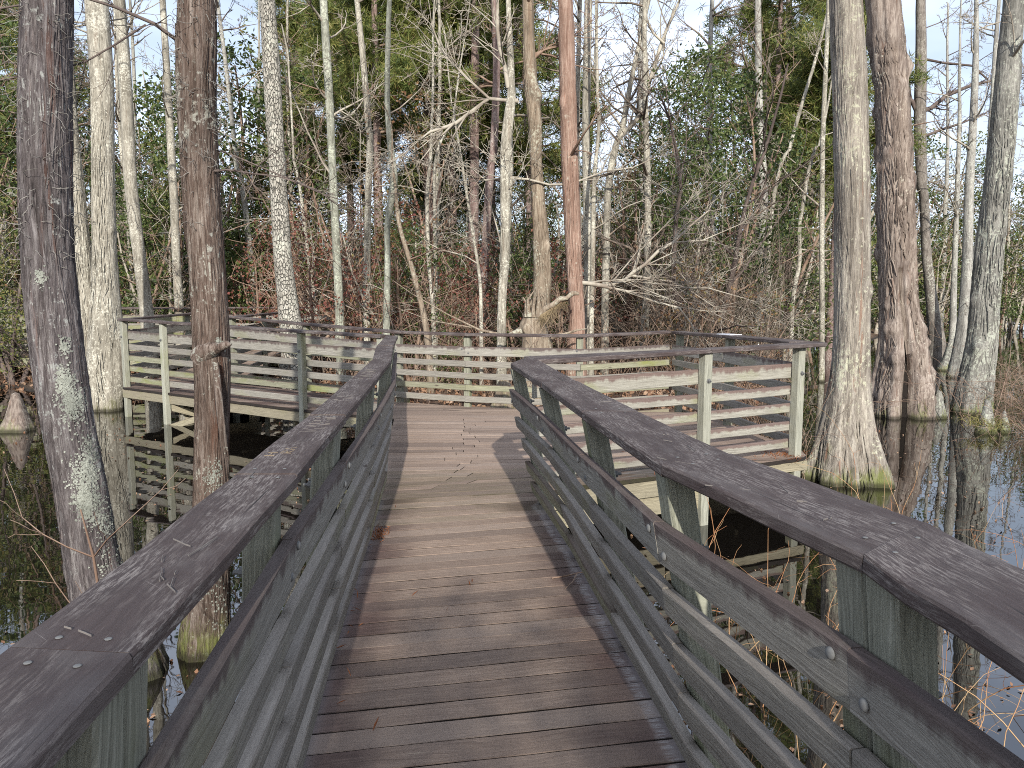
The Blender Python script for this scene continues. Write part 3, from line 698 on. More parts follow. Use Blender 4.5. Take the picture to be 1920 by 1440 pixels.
strokes('carving', LEFT_R, rough([[(yy, tt), (yy + rg.uniform(-.10, .16), tt + rg.uniform(-.3, .3))] for yy, tt in [(rg.uniform(1.0, 5.8), rg.uniform(.2, .8)) for _ in range(26)]], rg, .006), SCRATCH, L_CI, L_CO, w=.0008)
pl = empty('name_plate', (2.60, 9.42, 1.103), 'small white plate with a dark inscription lying on the right end cap', 'plate')
d = Vector((.95, .32, 0)).normalized(); nn = Vector((-d.y, d.x, 0))
c = Vector((2.625, 9.42, 1.1055))
timber('plate', [c-d*.085-nn*.14+Vector((0, 0, -.004)), c-d*.085-nn*.14+Vector((0, 0, .004)), c-d*.085+nn*.14+Vector((0, 0, .004)), c-d*.085+nn*.14+Vector((0, 0, -.004))],
       [c+d*.085-nn*.14+Vector((0, 0, -.004)), c+d*.085-nn*.14+Vector((0, 0, .004)), c+d*.085+nn*.14+Vector((0, 0, .004)), c+d*.085+nn*.14+Vector((0, 0, -.004))], PLATE, pl, 1, .002)
mb = MB()
for i in range(7):
    p = c + nn*(-.07 + .022*i) + d*(.01 + rg.uniform(-.012, .012)) + Vector((0, 0, .0045)); a, b_ = nn*.007, d*rg.uniform(.015, .03)
    mb.add([p-a-b_, p+a-b_, p+a+b_, p-a+b_, p-a-b_+Vector((0, 0, .001)), p+a-b_+Vector((0, 0, .001)), p+a+b_+Vector((0, 0, .001)), p-a+b_+Vector((0, 0, .001))], [(4, 5, 6, 7), (0, 1, 5, 4), (1, 2, 6, 5), (2, 3, 7, 6), (3, 0, 4, 7)])
link('inscription', mb.mesh('inscription', False), INK, pl)

# ------------------------------------------------------------------ ground and water
SHORE = [(-400, 60), (-60, 22), (-30, 18.2), (-16, 17.4), (-10.8, 17.0), (-8, 16.6), (-5, 14.9), (-2, 13.0), (.5, 12.3), (3, 12.7), (5, 14.5), (6.2, 17.5), (8.5, 25), (12, 33), (20, 41), (40, 52), (80, 60), (400, 120)]
def shore(x):
    xs = np.array([p[0] for p in SHORE]); ys = np.array([p[1] for p in SHORE]); return np.interp(x, xs, ys)
def land(x, y):
    x = np.asarray(x, float); y = np.asarray(y, float)
    d = y - shore(x) + .5*np.sin(x*1.3 + .4*y) + .3*np.sin(x*2.9+1)
    z = np.where(d < 0, np.maximum(-1.3, -.55 + d*.28), -.55 + .20*(1-np.exp(-np.maximum(d, 0)/.5)) + .022*np.minimum(np.maximum(d, 0), 40))
    z = z + np.where(d > 0, .05*np.sin(x*2.1+y*1.7)*np.sin(y*2.3-x), 0)
    db = -y - 16                                        # the bank behind the camera
    return np.where(db > 0, np.maximum(z, -.55 + .3*(1-np.exp(-np.maximum(db, 0)/1.5))), z)
def grid(xs, ys):
    X, Y = np.meshgrid(xs, ys); Z = land(X, Y); n, m_ = X.shape
    V = np.stack([X, Y, Z], -1).reshape(-1, 3); i = np.arange(n-1)[:, None]*m_ + np.arange(m_-1)[None, :]
    return V, np.stack([i, i+1, i+m_+1, i+m_], -1).reshape(-1, 4)
xs = np.unique(np.concatenate([np.linspace(-600, -40, 20), np.arange(-40, 40, .45), np.linspace(40, 600, 20)]))
ys = np.unique(np.concatenate([np.linspace(-500, -20, 14), np.arange(-20, 8, 2.), np.arange(8, 46, .4), np.linspace(46, 900, 24)]))
mb = MB(); mb.add(*grid(xs, ys)); me = mb.mesh('ground')
m, nt, b = mat('leaf_litter_soil')
p = nd(nt, 'NewGeometry').outputs['Position']
f1 = noise(nt, p, 9, 6, .75); f2 = noise(nt, p, .6, 3)
c = ramp(nt, f1, [(.3, (.035, .022, .014)), (.5, (.11, .062, .038)), (.7, (.22, .135, .085))])
c = mixc(nt, ma(nt, 'MULTIPLY', f2, .5), c, rgb(.07, .055, .03))
zz = nd(nt, 'SeparateXYZ', {0: p}).outputs[2]
c = mixc(nt, step(nt, zz, -.40, -.52), c, rgb(.018, .014, .01))
nt.links.new(c, b.inputs['Base Color']); b.inputs['Roughness'].default_value = .95; bump(nt, b, f1, .8, .05)
ground = link('ground', me, m); tag(ground, 'brown leaf-littered forest floor and dark pond bed', 'ground', None, 'structure')
wz = -.52
me = bpy.data.meshes.new('water'); me.from_pydata([(-600, -500, wz), (600, -500, wz), (600, 900, wz), (-600, 900, wz)], [], [(0, 1, 2, 3)])
m, nt, b = mat('black_tannin_water')
b.inputs['Base Color'].default_value = (.006, .005, .004, 1); b.inputs['Roughness'].default_value = .012; b.inputs['IOR'].default_value = 2.3
p = nd(nt, 'NewGeometry').outputs['Position']
h1 = noise(nt, scl(nt, p, (1, 1, 1)), 1.3, 3, .5)
bump(nt, b, h1, .06, .05)
fl = noise(nt, p, 26, 3, .7); pt = noise(nt, p, .8, 3, .6)
scum = ma(nt, 'MULTIPLY', step(nt, fl, .70, .74), step(nt, pt, .52, .62))
nt.links.new(mixc(nt, scum, rgb(.006, .005, .004), rgb(.14, .11, .085)), b.inputs['Base Color'])
nt.links.new(step(nt, scum, 0, 1, .012, .6), b.inputs['Roughness'])
water = link('water', me, m); tag(water, 'still black swamp water mirroring trees and sky', 'water', None, 'structure')

# ------------------------------------------------------------------ growth helpers
RS = np.random.RandomState
def trunk_mesh(pts, Y, sides, flute, rng, wob_y=.0, knobs=0, zb=-.95, hollow=False, dz=.09):
    """pts: (x, z, radius) from the foot up; a furrowed, slightly irregular bole"""
    P = np.array(pts, float); x, z, r = P.T
    Z = np.concatenate([np.arange(z[0], min(z[-1], 5.2), dz), np.arange(min(z[-1], 5.2), z[-1], dz*4), [z[-1]]])
    # smooth interpolation
    def sm(q):
        v = np.interp(Z, z, q); k = 3
        vv = np.convolve(np.pad(v, k, 'edge'), np.ones(2*k+1)/(2*k+1), 'valid'); vv[0] = v[0]; vv[-1] = v[-1]; return vv
    X = sm(x); Rr = sm(r); n = len(Z)
    a = np.arange(sides)*2*np.pi/sides
    A, ZZ = np.meshgrid(a, Z)
    d = np.zeros_like(A)
    for i in range(7):
        kf = rng.randint(3, max(4, sides//3)); tw = rng.uniform(-.25, .25); ph = rng.uniform(0, 6.3)
        d += np.sin(kf*(A + tw*ZZ*.4) + ph + .8*np.sin(ZZ*rng.uniform(.8, 2.5)+ph))*rng.uniform(.3, 1)/(1 + kf*.06)
    flare = np.clip((Rr/np.median(Rr) - 1)*.9, 0, 1.2)[:, None]
    rad = Rr[:, None]*(1 + flute*.45*d*(1 + flare*.9) + rng.normal(0, .012, A.shape))
    if flute > .05:
        for kk in (5, 9): rad *= 1 + flare*.06*np.sin(kk*A + rng.uniform(0, 6))
    for i in range(knobs):
        ka, kz, kr, kh = rng.uniform(0, 6.3), rng.uniform(z[0]+.4, min(z[-1], 6)), rng.uniform(.045, .11), rng.uniform(.4, 1.0)
        da = np.abs((A-ka+np.pi) % (2*np.pi) - np.pi)*Rr[:, None]
        rad += np.exp(-((da/kr)**2 + ((ZZ-kz)/(kr*1.3))**2))*kh*kr*1.1
    if hollow:                                   # a tall rotted slot in the foot, facing the walkway
        da = (A - (-1.82) + np.pi) % (2*np.pi) - np.pi
        halfw = np.interp(ZZ, [z[0], -.1, .35, 1.1, 1.9, 2.1], [.21, .21, .15, .055, .04, 0.0])
        cut = np.clip(1 - (np.abs(da)/np.maximum(halfw, 1e-4))**4, 0, 1)*(halfw > .001)
        rad = rad*(1 - .80*cut)
    V = np.stack([X[:, None] + rad*np.cos(A), Y + rad*np.sin(A) + wob_y*np.sin(ZZ*.6), ZZ], -1).reshape(-1, 3)
    i = np.arange(n-1)[:, None]*sides; j = np.arange(sides)[None, :]; j2 = (j+1) % sides
    f = np.stack([i+j, i+j2, i+sides+j2, i+sides+j], -1).reshape(-1, 4)
    mb = MB(); mb.add(V, f)
    top = np.array([[X[-1], Y, Z[-1]+.02]]); base = (n-1)*sides
    mb.add(top, None, None); c_ = mb.n-1
    mb.f3.append(np.array([(base+q, base+(q+1) % sides, c_) for q in range(sides)]))
    return mb, X, Z, Rr

def wander(rng, p, d, L, n, droop=0., up=.0, jit=.18):
    P = [np.array(p, float)]; d = np.array(d, float); d /= np.linalg.norm(d)
    for i in range(n):
        d = d + rng.normal(0, jit, 3); d[2] += up - droop*(i/n); d /= np.linalg.norm(d)
        P.append(P[-1] + d*L/n)
    return np.array(P), d
def grow(mb, rng, p, d, L, r, lev, dens=1.0, droop=0, up=.02, jit=.16, rmin=.0035, k0=5, spread=.9, tips=None):
    n = max(3, int(5 + L*1.2)); P, de = wander(rng, p, d, L, n, droop, up, jit)
    R_ = np.linspace(r, max(rmin, r*.22), n+1)
    tube(mb, P, R_, k0 if r > .02 else (4 if r > .008 else 3))
    if tips is not None and lev == 0: tips.append(P[-1]); tips.append(P[n//2])
    if lev <= 0: return
    nc = rng.poisson(dens*(2.2 + L*1.5)) + 1
    for _ in range(nc):
        t = rng.uniform(.18, 1); i = min(n-1, int(t*n)); tt = P[i+1]-P[i]; tt /= np.linalg.norm(tt)+1e-9
        s = rng.normal(0, 1, 3); s -= tt*s.dot(tt); s /= np.linalg.norm(s)+1e-9
        nd_ = tt*(1-spread*.45) + s*spread*.8
        grow(mb, rng, P[i], nd_, L*rng.uniform(.28, .55)*(1.15-.5*t), max(rmin, R_[i]*rng.uniform(.4, .62)), lev-1, dens, droop, up, jit, rmin, 4, spread, tips)

def leaves(mb, rng, C, size, aspect=.5, up=.4, var=.35):
    """one small folded leaf-sized blade at each point"""
    C = np.asarray(C, float); N = len(C)
    ax = rng.normal(0, 1, (N, 3)); ax[:, 2] -= .15; ax /= np.linalg.norm(ax, axis=1, keepdims=True)
    nn = rng.normal(0, 1, (N, 3)); nn[:, 2] += up; nn -= ax*(nn*ax).sum(1, keepdims=True); nn /= np.linalg.norm(nn, axis=1, keepdims=True)+1e-9
    w = np.cross(ax, nn); s = (size*(1 + rng.uniform(-var, var, N)))[:, None]
    V = np.stack([C - ax*s*.5, C + w*s*aspect*.5 + nn*s*.06, C + ax*s*.5, C - w*s*aspect*.5 + nn*s*.06], 1).reshape(-1, 3)
    i = np.arange(N)*4
    mb.add(V, None, np.concatenate([np.stack([i, i+1, i+2], 1), np.stack([i, i+2, i+3], 1)]))
def needles(mb, rng, C, L, w, n):
    C = np.asarray(C, float); N = len(C)
    ax = rng.normal(0, 1, (N, n, 3)); ax[..., 2] += .35; ax /= np.linalg.norm(ax, axis=2, keepdims=True)
    s = rng.normal(0, 1, (N, n, 3)); s -= ax*(s*ax).sum(2, keepdims=True); s /= np.linalg.norm(s, axis=2, keepdims=True)
    l = L*rng.uniform(.7, 1.2, (N, n, 1)); c = C[:, None, :]
    V = np.stack([c - s*w*.5 + ax*l*.1, c + s*w*.5 + ax*l*.1, c + ax*l], 2).reshape(-1, 3)
    mb.add(V, None, np.arange(N*n*3).reshape(-1, 3))
def clumps(rng, c, rad, n, per, sig):
    """leaf points gathered in loose clumps inside an ellipsoid, heavier towards its skin"""
    u = rng.normal(0, 1, (n, 3)); u /= np.linalg.norm(u, axis=1, keepdims=True)
    q = np.array(c) + u*np.array(rad)*(rng.uniform(.25, 1, (n, 1))**.55)
    pts = np.repeat(q, per, 0); return pts + rng.normal(0, 1, pts.shape)*np.array(sig)

# ------------------------------------------------------------------ the trees that can be told apart
TREES=[
 ('cypress_tree','dark',4.15,-0.95,13,'dark grey leaning cypress with pale lichen patches beside the left handrail',
  [(-2.13,-0.575,0.213),(-2.144,-0.434,0.192),(-2.235,-0.217,0.159),(-2.313,0.119,0.136),(-2.337,0.479,0.128),(-2.389,0.862,0.125),(-2.425,1.323,0.128),(-2.443,1.772,0.124),(-2.425,2.211,0.125),(-2.397,2.639,0.122),(-2.358,3.057,0.118),(-2.353,3.212,0.118)],{'flute': 0.05, 'br': 3, 'lichen': 90, 'zs': 4.5},[]),
 ('cypress_tree','red',4.4,-0.95,13,'shaggy red-brown knotted cypress trunk between left handrail and side deck',
  [(-1.819,-0.571,0.157),(-1.815,-0.472,0.145),(-1.797,-0.291,0.127),(-1.756,0,0.099),(-1.734,0.509,0.093),(-1.715,0.82,0.09),(-1.699,1.127,0.09),(-1.698,1.284,0.099),(-1.698,1.488,0.093),(-1.706,1.785,0.09),(-1.716,1.961,0.095),(-1.719,2.221,0.093),(-1.721,2.393,0.095),(-1.723,2.732,0.099),(-1.706,2.983,0.099),(-1.695,3.148,0.09),(-1.688,3.311,0.09)],{'flute': 0.07, 'br': 4, 'lichen': 60, 'zs': 4.2},[]),
 ('cypress_tree','pale',14.3,-0.9,17,'pale lichen-coated cypress with flared base behind the left deck corner',
  [(-7.508,-0.514,0.323),(-7.499,0.152,0.323),(-7.474,0.742,0.294),(-7.429,1.521,0.235),(-7.394,2.291,0.201),(-7.368,3.051,0.196),(-7.307,4.267,0.186),(-7.257,5.278,0.186),(-7.253,5.976,0.191),(-7.275,6.72,0.196),(-7.282,7.075,0.186)],{'flute': 0.1, 'br': 8, 'lichen': 80, 'zs': 6},[]),
 ('cypress_tree','pale',14.6,-0.9,16,'slimmer lichen-white trunk joined to the pale flared cypress at left',
  [(-7.817,-0.558,0.22),(-7.857,0.122,0.2),(-7.901,0.725,0.18),(-7.942,1.52,0.17),(-7.974,2.306,0.17),(-7.987,2.889,0.14),(-7.998,3.659,0.125),(-8.014,4.324,0.105),(-8.007,5.356,0.095),(-8.006,6.28,0.085),(-8.017,7.01,0.08)],{'flute': 0.06, 'br': 7, 'lichen': 50, 'zs': 6},[]),
 ('hardwood_tree','pale',18,-0.3,15,'pale slanted trunk seen over the left deck corner post',
  [(-8.373,0.284,0.173),(-8.408,1.022,0.154),(-8.468,1.755,0.142),(-8.527,2.48,0.136),(-8.585,3.199,0.136),(-8.636,4.265,0.136),(-8.611,6.241,0.136),(-8.586,7.119,0.129),(-8.605,8.055,0.111),(-8.639,8.279,0.105)],{'br': 10, 'zs': 4},[]),
 ('hardwood_tree','pale',19,-0.3,14,'slender pale trunk just left of the red-brown cypress',
  [(-8.082,0.213,0.13),(-8.083,0.733,0.117),(-8.098,1.509,0.104),(-8.113,2.531,0.098),(-8.091,3.792,0.098),(-8.101,5.157,0.091),(-8.085,6.501,0.085),(-8.114,7.428,0.078),(-8.103,8.416,0.072),(-8.116,8.652,0.065)],{'br': 10, 'zs': 3.5},[]),
 ('oak_tree','oak',14.8,-0.3,17,'tall oak with cracked grey plated bark behind the left deck',
  [(-4.148,-0.308,0.253),(-4.152,0.205,0.233),(-4.191,0.916,0.213),(-4.252,1.52,0.188),(-4.317,2.316,0.167),(-4.344,3.299,0.157),(-4.368,4.362,0.147),(-4.391,5.408,0.157),(-4.415,6.41,0.147),(-4.427,6.9,0.127),(-4.433,7.268,0.122)],{'br': 9, 'zs': 5},[]),
 ('hardwood_tree','greenpale',16.5,-0.3,14,'greenish grey trunk right of the plated oak',
  [(-3.634,-0.065,0.107),(-3.64,0.616,0.102),(-3.651,1.515,0.09),(-3.674,2.403,0.085),(-3.696,3.281,0.085),(-3.726,4.684,0.079),(-3.732,6.134,0.09),(-3.779,6.822,0.085),(-3.815,7.514,0.079),(-3.841,7.719,0.073)],{'br': 11, 'zs': 3.5},[]),
 ('hardwood_tree','pale',17.5,-0.3,14,'crooked pale trunk over the middle of the left deck',
  [(-3.288,-0.163,0.09),(-3.263,1.037,0.084),(-3.221,2.454,0.078),(-3.19,3.385,0.072),(-3.135,4.339,0.078),(-3.085,5.1,0.072),(-3.127,5.854,0.078),(-3.189,6.222,0.066),(-3.247,6.777,0.066),(-3.281,7.328,0.066),(-3.309,8.092,0.054)],{'br': 11, 'zs': 3.4},[]),
 ('hardwood_tree','greenpale',15.2,-0.3,13,'slim trunk with a sharp sideways kink above the left rail end',
  [(-2.472,-0.147,0.083),(-2.457,0.691,0.073),(-2.432,1.519,0.068),(-2.397,2.337,0.057),(-2.408,2.843,0.057),(-2.391,3.225,0.062),(-2.286,3.406,0.073),(-2.221,3.625,0.073),(-2.256,3.944,0.073),(-2.311,4.31,0.062),(-2.357,5.124,0.052),(-2.37,6.091,0.052),(-2.353,6.474,0.052),(-2.283,7.045,0.047),(-2.25,7.234,0.042)],{'br': 8, 'zs': 4},[]),
 ('hardwood_tree','tan',15.1,-0.3,5.2,'thin leaning trunk with bare tan foot beside the kinked trunk',
  [(-1.59,0.073,0.072),(-1.625,0.624,0.067),(-1.681,1.14,0.062),(-1.818,1.652,0.052),(-1.972,2.332,0.047),(-2.159,2.805,0.041),(-2.201,3.304,0.036),(-2.219,3.433,0.031)],{'br': 5, 'zs': 2.0},[]),
 ('hardwood_tree','pale',16,-0.3,11,'very thin straight white stem left of the platform middle',
  [(-1.597,-0.016,0.055),(-1.608,0.94,0.049),(-1.632,1.657,0.044),(-1.711,2.378,0.044),(-1.716,3.755,0.038),(-1.624,4.278,0.033),(-1.587,5.649,0.027),(-1.489,6.833,0.022)],{'br': 9, 'zs': 2.5},[]),
 ('hardwood_tree','pale',17,-0.3,9,'forked white sapling behind the thin straight white stem',
  [(-1.673,-0.114,0.047),(-1.655,1.514,0.041),(-1.66,3.187,0.035),(-1.668,4.448,0.029),(-1.563,4.779,0.029),(-1.356,5.108,0.023),(-1.241,5.382,0.02)],{'br': 9, 'zs': 2.2},[]),
 ('hardwood_tree','pale',15.5,-0.3,7,'thin white pole leaning left above the far railing post',
  [(-0.608,0.034,0.042),(-0.614,1.097,0.037),(-0.621,1.936,0.032),(-0.703,2.352,0.032),(-0.904,3.686,0.027),(-1.062,4.725,0.024),(-1.111,4.945,0.021)],{'br': 7, 'zs': 2.2},[]),
 ('pine_tree','pinebark',21,-0.2,20,'slim purple-brown pine trunk left of the forked pale tree',
  [(-0.837,-0.218,0.137),(-0.771,1.787,0.122),(-0.679,3.375,0.115),(-0.605,4.441,0.108),(-0.518,5.359,0.101),(-0.418,6.254,0.101),(-0.346,7.381,0.093),(-0.413,8.481,0.093),(-0.466,9.399,0.101)],{'pine': 1, 'zs': 7},[]),
 ('hardwood_tree','pale',14.2,-0.3,15,'pale forked trunk in front of the platform middle railing',
  [(-0.186,-0.232,0.097),(-0.195,0.748,0.083),(-0.184,1.522,0.073),(-0.125,2.286,0.083),(-0.124,3.666,0.083),(-0.123,4.129,0.092),(-0.075,4.588,0.092),(0,5.135,0.073),(-0.019,5.496,0.058),(-0.065,6.684,0.044),(-0.083,6.86,0.039)],{'br': 10, 'zs': 3.4},[[(-0.066,5.207,0.044),(-0.131,5.568,0.034),(-0.215,5.838,0.034),(-0.251,6.151,0.034),(-0.25,6.684,0.029),(-0.259,7.036,0.024)],
   [(0.113,4.98,0.044),(-0.141,5.008,0.034),(-0.404,5.026,0.034),(-0.706,4.844,0.034),(-1.009,4.615,0.034),(-1.227,4.524,0.029),(-1.445,4.46,0.024),(-1.702,4.285,0.019),(-1.894,4.129,0.015),(-2.133,3.972,0.01)],
   [(-0.404,5.026,0.024),(-0.657,5.252,0.022),(-0.815,5.406,0.024),(-0.983,5.568,0.019),(-1.122,5.703,0.019),(-1.287,5.972,0.019),(-1.396,6.24,0.015)],
   [(-1.009,4.615,0.019),(-1.324,4.322,0.015),(-1.612,3.972,0.01)],
   [(-0.753,4.816,0.015),(-1.039,4.386,0.012),(-1.136,4.156,0.01)]]),
 ('cypress_tree','tan',14.6,-0.35,14,'twisted tan-brown cypress next to the straight red trunk',
  [(0.503,-0.08,0.18),(0.518,1.124,0.15),(0.575,1.915,0.16),(0.542,2.598,0.15),(0.49,3.246,0.12),(0.439,4.04,0.1),(0.427,4.607,0.115),(0.377,5.17,0.12),(0.337,5.542,0.11),(0.288,6.069,0.1),(0.286,6.828,0.1),(0.285,7.191,0.095)],{'flute': 0.1, 'br': 5, 'zs': 3},[[(0.384,5.82,0.035),(0.576,5.986,0.03),(0.815,6.097,0.025),(1.101,6.28,0.02)],
   [(0.24,5.774,0.04),(0.384,5.866,0.045),(0.48,5.912,0.045)]]),
 ('cypress_tree','redpine',14.4,-0.35,16,'straight reddish cypress trunk rising behind the platform',
  [(1.193,-0.258,0.217),(1.184,0.737,0.168),(1.208,1.326,0.128),(1.154,1.813,0.133),(1.13,2.296,0.138),(1.073,3.375,0.148),(1.026,4.314,0.148),(1.012,4.936,0.143),(0.975,6.007,0.138),(0.94,6.756,0.128),(0.919,7.114,0.123)],{'flute': 0.05, 'br': 3, 'zs': 3},[[(1.233,1.813,0.044),(1.389,1.803,0.044),(1.732,1.745,0.044),(2.073,1.861,0.039),(2.217,2.006,0.035),(2.42,2.142,0.03),(2.659,2.383,0.03),(2.928,2.536,0.025),(3.26,2.842,0.02),(3.583,3.109,0.012)],
   [(1.664,1.745,0.025),(2.076,1.657,0.025),(2.649,1.453,0.022),(3.043,1.355,0.02),(3.247,1.081,0.015),(3.371,0.835,0.01)],
   [(2.15,1.948,0.025),(2.591,1.871,0.02),(2.954,1.832,0.017),(3.33,1.638,0.015),(3.73,1.375,0.01)],
   [(2.217,2.026,0.02),(2.337,2.392,0.015),(2.718,2.776,0.012),(3.192,3.252,0.01)],
   [(2.591,1.871,0.015),(3.035,1.716,0.015),(3.622,1.716,0.012),(4.314,1.521,0.007)],
   [(2.928,2.536,0.015),(3.5,2.584,0.012),(4.171,2.871,0.007)],
   [(0.984,3.573,0.025),(0.675,3.583,0.02),(0.289,3.668,0.02),(-0.096,3.696,0.02),(-0.482,3.649,0.015),(-0.77,3.893,0.01)],
   [(0.994,3.573,0.02),(1.205,3.63,0.02),(1.637,3.799,0.015),(2.213,3.893,0.012),(2.69,4.1,0.007)]]),
 ('hardwood_tree','pale',16,-0.3,15,'pale grey trunk standing right behind the red cypress',
  [(1.599,-0.237,0.099),(1.589,0.645,0.088),(1.569,1.517,0.082),(1.538,2.378,0.077),(1.485,4.278,0.077),(1.47,5.649,0.082),(1.482,6.501,0.082),(1.494,7.333,0.082),(1.502,7.532,0.077)],{'br': 10, 'zs': 3.2},[]),
 ('hardwood_tree','pale',15.2,-0.3,12,'thin lichen-white stem just right of the red cypress',
  [(1.551,-0.147,0.057),(1.541,0.691,0.052),(1.552,1.519,0.047),(1.564,2.337,0.047),(1.559,3.645,0.042),(1.602,4.241,0.036),(1.666,4.801,0.036),(1.608,5.445,0.031),(1.558,7.045,0.026),(1.546,7.234,0.026)],{'br': 9, 'zs': 2.6},[]),
 ('hardwood_tree','pale',17.5,-0.3,14,'large forked grey tree with two arching stems right of centre',
  [(2.087,-0.406,0.102),(2.08,1.037,0.09),(2.096,2.454,0.084),(2.099,3.153,0.078),(2.11,4.018,0.078),(2.164,4.361,0.078),(2.273,4.873,0.078),(2.385,5.213,0.066),(2.47,5.663,0.06),(2.519,6.222,0.054),(2.613,6.777,0.048),(2.845,7.328,0.042),(2.994,7.875,0.036)],{'br': 12, 'zs': 4},[[(2.306,5.009,0.054),(2.559,5.213,0.054),(2.787,5.472,0.054),(2.896,5.831,0.048),(2.949,6.111,0.048),(3.09,6.555,0.042),(3.219,6.965,0.042),(3.383,7.383,0.036),(3.6,7.875,0.03),(3.758,8.417,0.024)],
   [(2.927,6.044,0.03),(3.182,5.999,0.024),(3.527,6.111,0.018)],
   [(3.277,6.976,0.03),(3.043,7.163,0.024),(2.888,7.437,0.024),(2.857,7.875,0.018)]]),
 ('hardwood_tree','pale',19,-0.2,13,'thin straight pale trunk left of the big swollen cypress',
  [(7.585,-0.049,0.072),(7.54,1.251,0.065),(7.483,2.531,0.059),(7.411,4.167,0.059),(7.359,5.612,0.055),(7.36,6.984,0.052),(7.358,8.416,0.046),(7.36,8.652,0.042)],{'br': 8, 'zs': 3.5},[]),
 ('hardwood_tree','pale',20,-0.2,11,'pale sapling curving right below the evergreens at right',
  [(6.549,0.416,0.062),(6.509,2.983,0.055),(6.56,3.778,0.048),(6.653,4.526,0.048),(6.842,5.178,0.048),(6.958,5.605,0.048),(7.068,6.159,0.048),(7.25,6.569,0.045),(7.478,7.104,0.041),(7.626,7.648,0.034)],{'br': 9, 'zs': 3},[]),
 ('hardwood_tree','pale',19.5,-0.2,8,'slanting white sapling beside the big swollen cypress',
  [(6.986,0.445,0.06),(6.993,1.6,0.053),(7.082,2.034,0.053),(7.166,2.557,0.047),(7.061,3.167,0.047),(7.164,3.851,0.047),(7.218,4.452,0.047),(7.338,4.999,0.04),(7.518,5.63,0.033),(7.659,5.944,0.027)],{'br': 7, 'zs': 2.6},[]),
 ('cypress_tree','bigpale',8.75,-0.95,15,'big pale swollen-base cypress standing in water by the right deck corner',
  [(3.843,-0.718,0.473),(3.834,-0.531,0.455),(3.83,-0.437,0.438),(3.82,-0.22,0.372),(3.811,0.089,0.291),(3.808,0.395,0.24),(3.824,0.698,0.201),(3.818,1.06,0.186),(3.812,1.299,0.183),(3.778,2.007,0.183),(3.733,2.932,0.171),(3.682,3.611,0.171),(3.634,4.13,0.168),(3.602,4.444,0.162),(3.577,4.717,0.156),(3.556,5.043,0.153)],{'flute': 0.075, 'br': 2, 'lichen': 60, 'zs': 7, 'sides': 56},[]),
 ('cypress_tree','knob',13.6,-0.95,14,'knobbly red-brown hollow cypress standing in the water at right',
  [(6.87,-0.632,0.559),(6.857,-0.394,0.55),(6.857,-0.062,0.503),(6.859,0.408,0.428),(6.809,0.968,0.345),(6.713,1.523,0.298),(6.654,2.255,0.289),(6.587,2.978,0.284),(6.52,3.87,0.265),(6.402,5.036,0.252),(6.318,5.76,0.252),(6.24,6.042,0.261),(6.137,6.467,0.27),(6.084,6.973,0.27)],{'flute': 0.1, 'br': 3, 'knob': 70, 'zs': 6, 'sides': 48, 'hollow': 1},[]),
 ('cypress_tree','darkgrey',27,-0.9,15,'dark crooked trunk with one upswept limb behind the hollow cypress',
  [(14.741,0.016,0.296),(14.604,0.754,0.222),(14.409,1.852,0.176),(14.216,2.94,0.157),(14.058,4.376,0.148),(13.958,5.441,0.157),(13.726,6.322,0.185),(13.675,7.196,0.203),(13.676,8.409,0.185),(13.584,10.289,0.166),(13.505,11.638,0.148)],{'br': 5, 'zs': 8},[[(13.732,7.457,0.083),(13.41,8.063,0.074),(13.092,8.322,0.055)],
   [(13.647,7.682,0.083),(13.874,7.786,0.083),(14.084,7.856,0.074),(14.526,8.236,0.065),(15.222,8.529,0.055),(15.872,8.667,0.037),(16.488,8.787,0.028)],
   [(13.696,6.847,0.055),(14.363,7.109,0.046),(15.066,7.335,0.037),(15.764,7.63,0.028)],
   [(13.634,9.438,0.046),(14.317,9.301,0.037),(15.304,9.182,0.037),(15.867,8.753,0.028)]]),
 ('cypress_tree','grey',20,-0.95,14,'grey trunk with mossy foot between hollow cypress and right edge trunk',
  [(11.566,-0.479,0.301),(11.585,-0.133,0.247),(11.6,0.69,0.178),(11.602,1.506,0.144),(11.586,2.582,0.123),(11.53,3.646,0.11),(11.484,4.957,0.103),(11.506,6.031,0.089),(11.435,7.307,0.082),(11.363,8.777,0.041),(11.36,9.025,0.034)],{'flute': 0.06, 'br': 9, 'zs': 5, 'sides': 18},[]),
 ('cypress_tree','grey',22,-0.95,12,'slender grey trunk crossing behind the right edge trunk',
  [(12.86,0,0.151),(12.912,1.5,0.113),(12.988,2.831,0.098),(13.097,3.854,0.09),(13.149,4.823,0.083),(13.132,6.152,0.075),(13.101,7.659,0.068),(13.103,8.673,0.053)],{'br': 8, 'zs': 4},[]),
 ('cypress_tree','grey',26,-0.95,12,'faint thin grey trunk left of the mossy-footed grey trunk',
  [(14.712,0.073,0.125),(14.648,2.191,0.089),(14.586,4.271,0.08),(14.493,6.819,0.062),(14.389,8.982,0.045)],{'br': 8, 'zs': 4},[]),
 ('cypress_tree','bigpale2',13.9,-0.95,15,'lichen-grey leaning cypress trunk at the right edge with mossy foot',
  [(8.274,-0.68,0.343),(8.277,-0.291,0.314),(8.341,0.191,0.276),(8.398,0.765,0.248),(8.404,1.522,0.228),(8.419,2.27,0.219),(8.447,2.826,0.209),(8.489,3.558,0.209),(8.513,4.282,0.2),(8.523,5.174,0.19),(8.521,5.853,0.176),(8.542,6.576,0.157),(8.532,7.093,0.152)],{'flute': 0.08, 'br': 7, 'lichen': 70, 'zs': 4, 'sides': 36},[]),
]
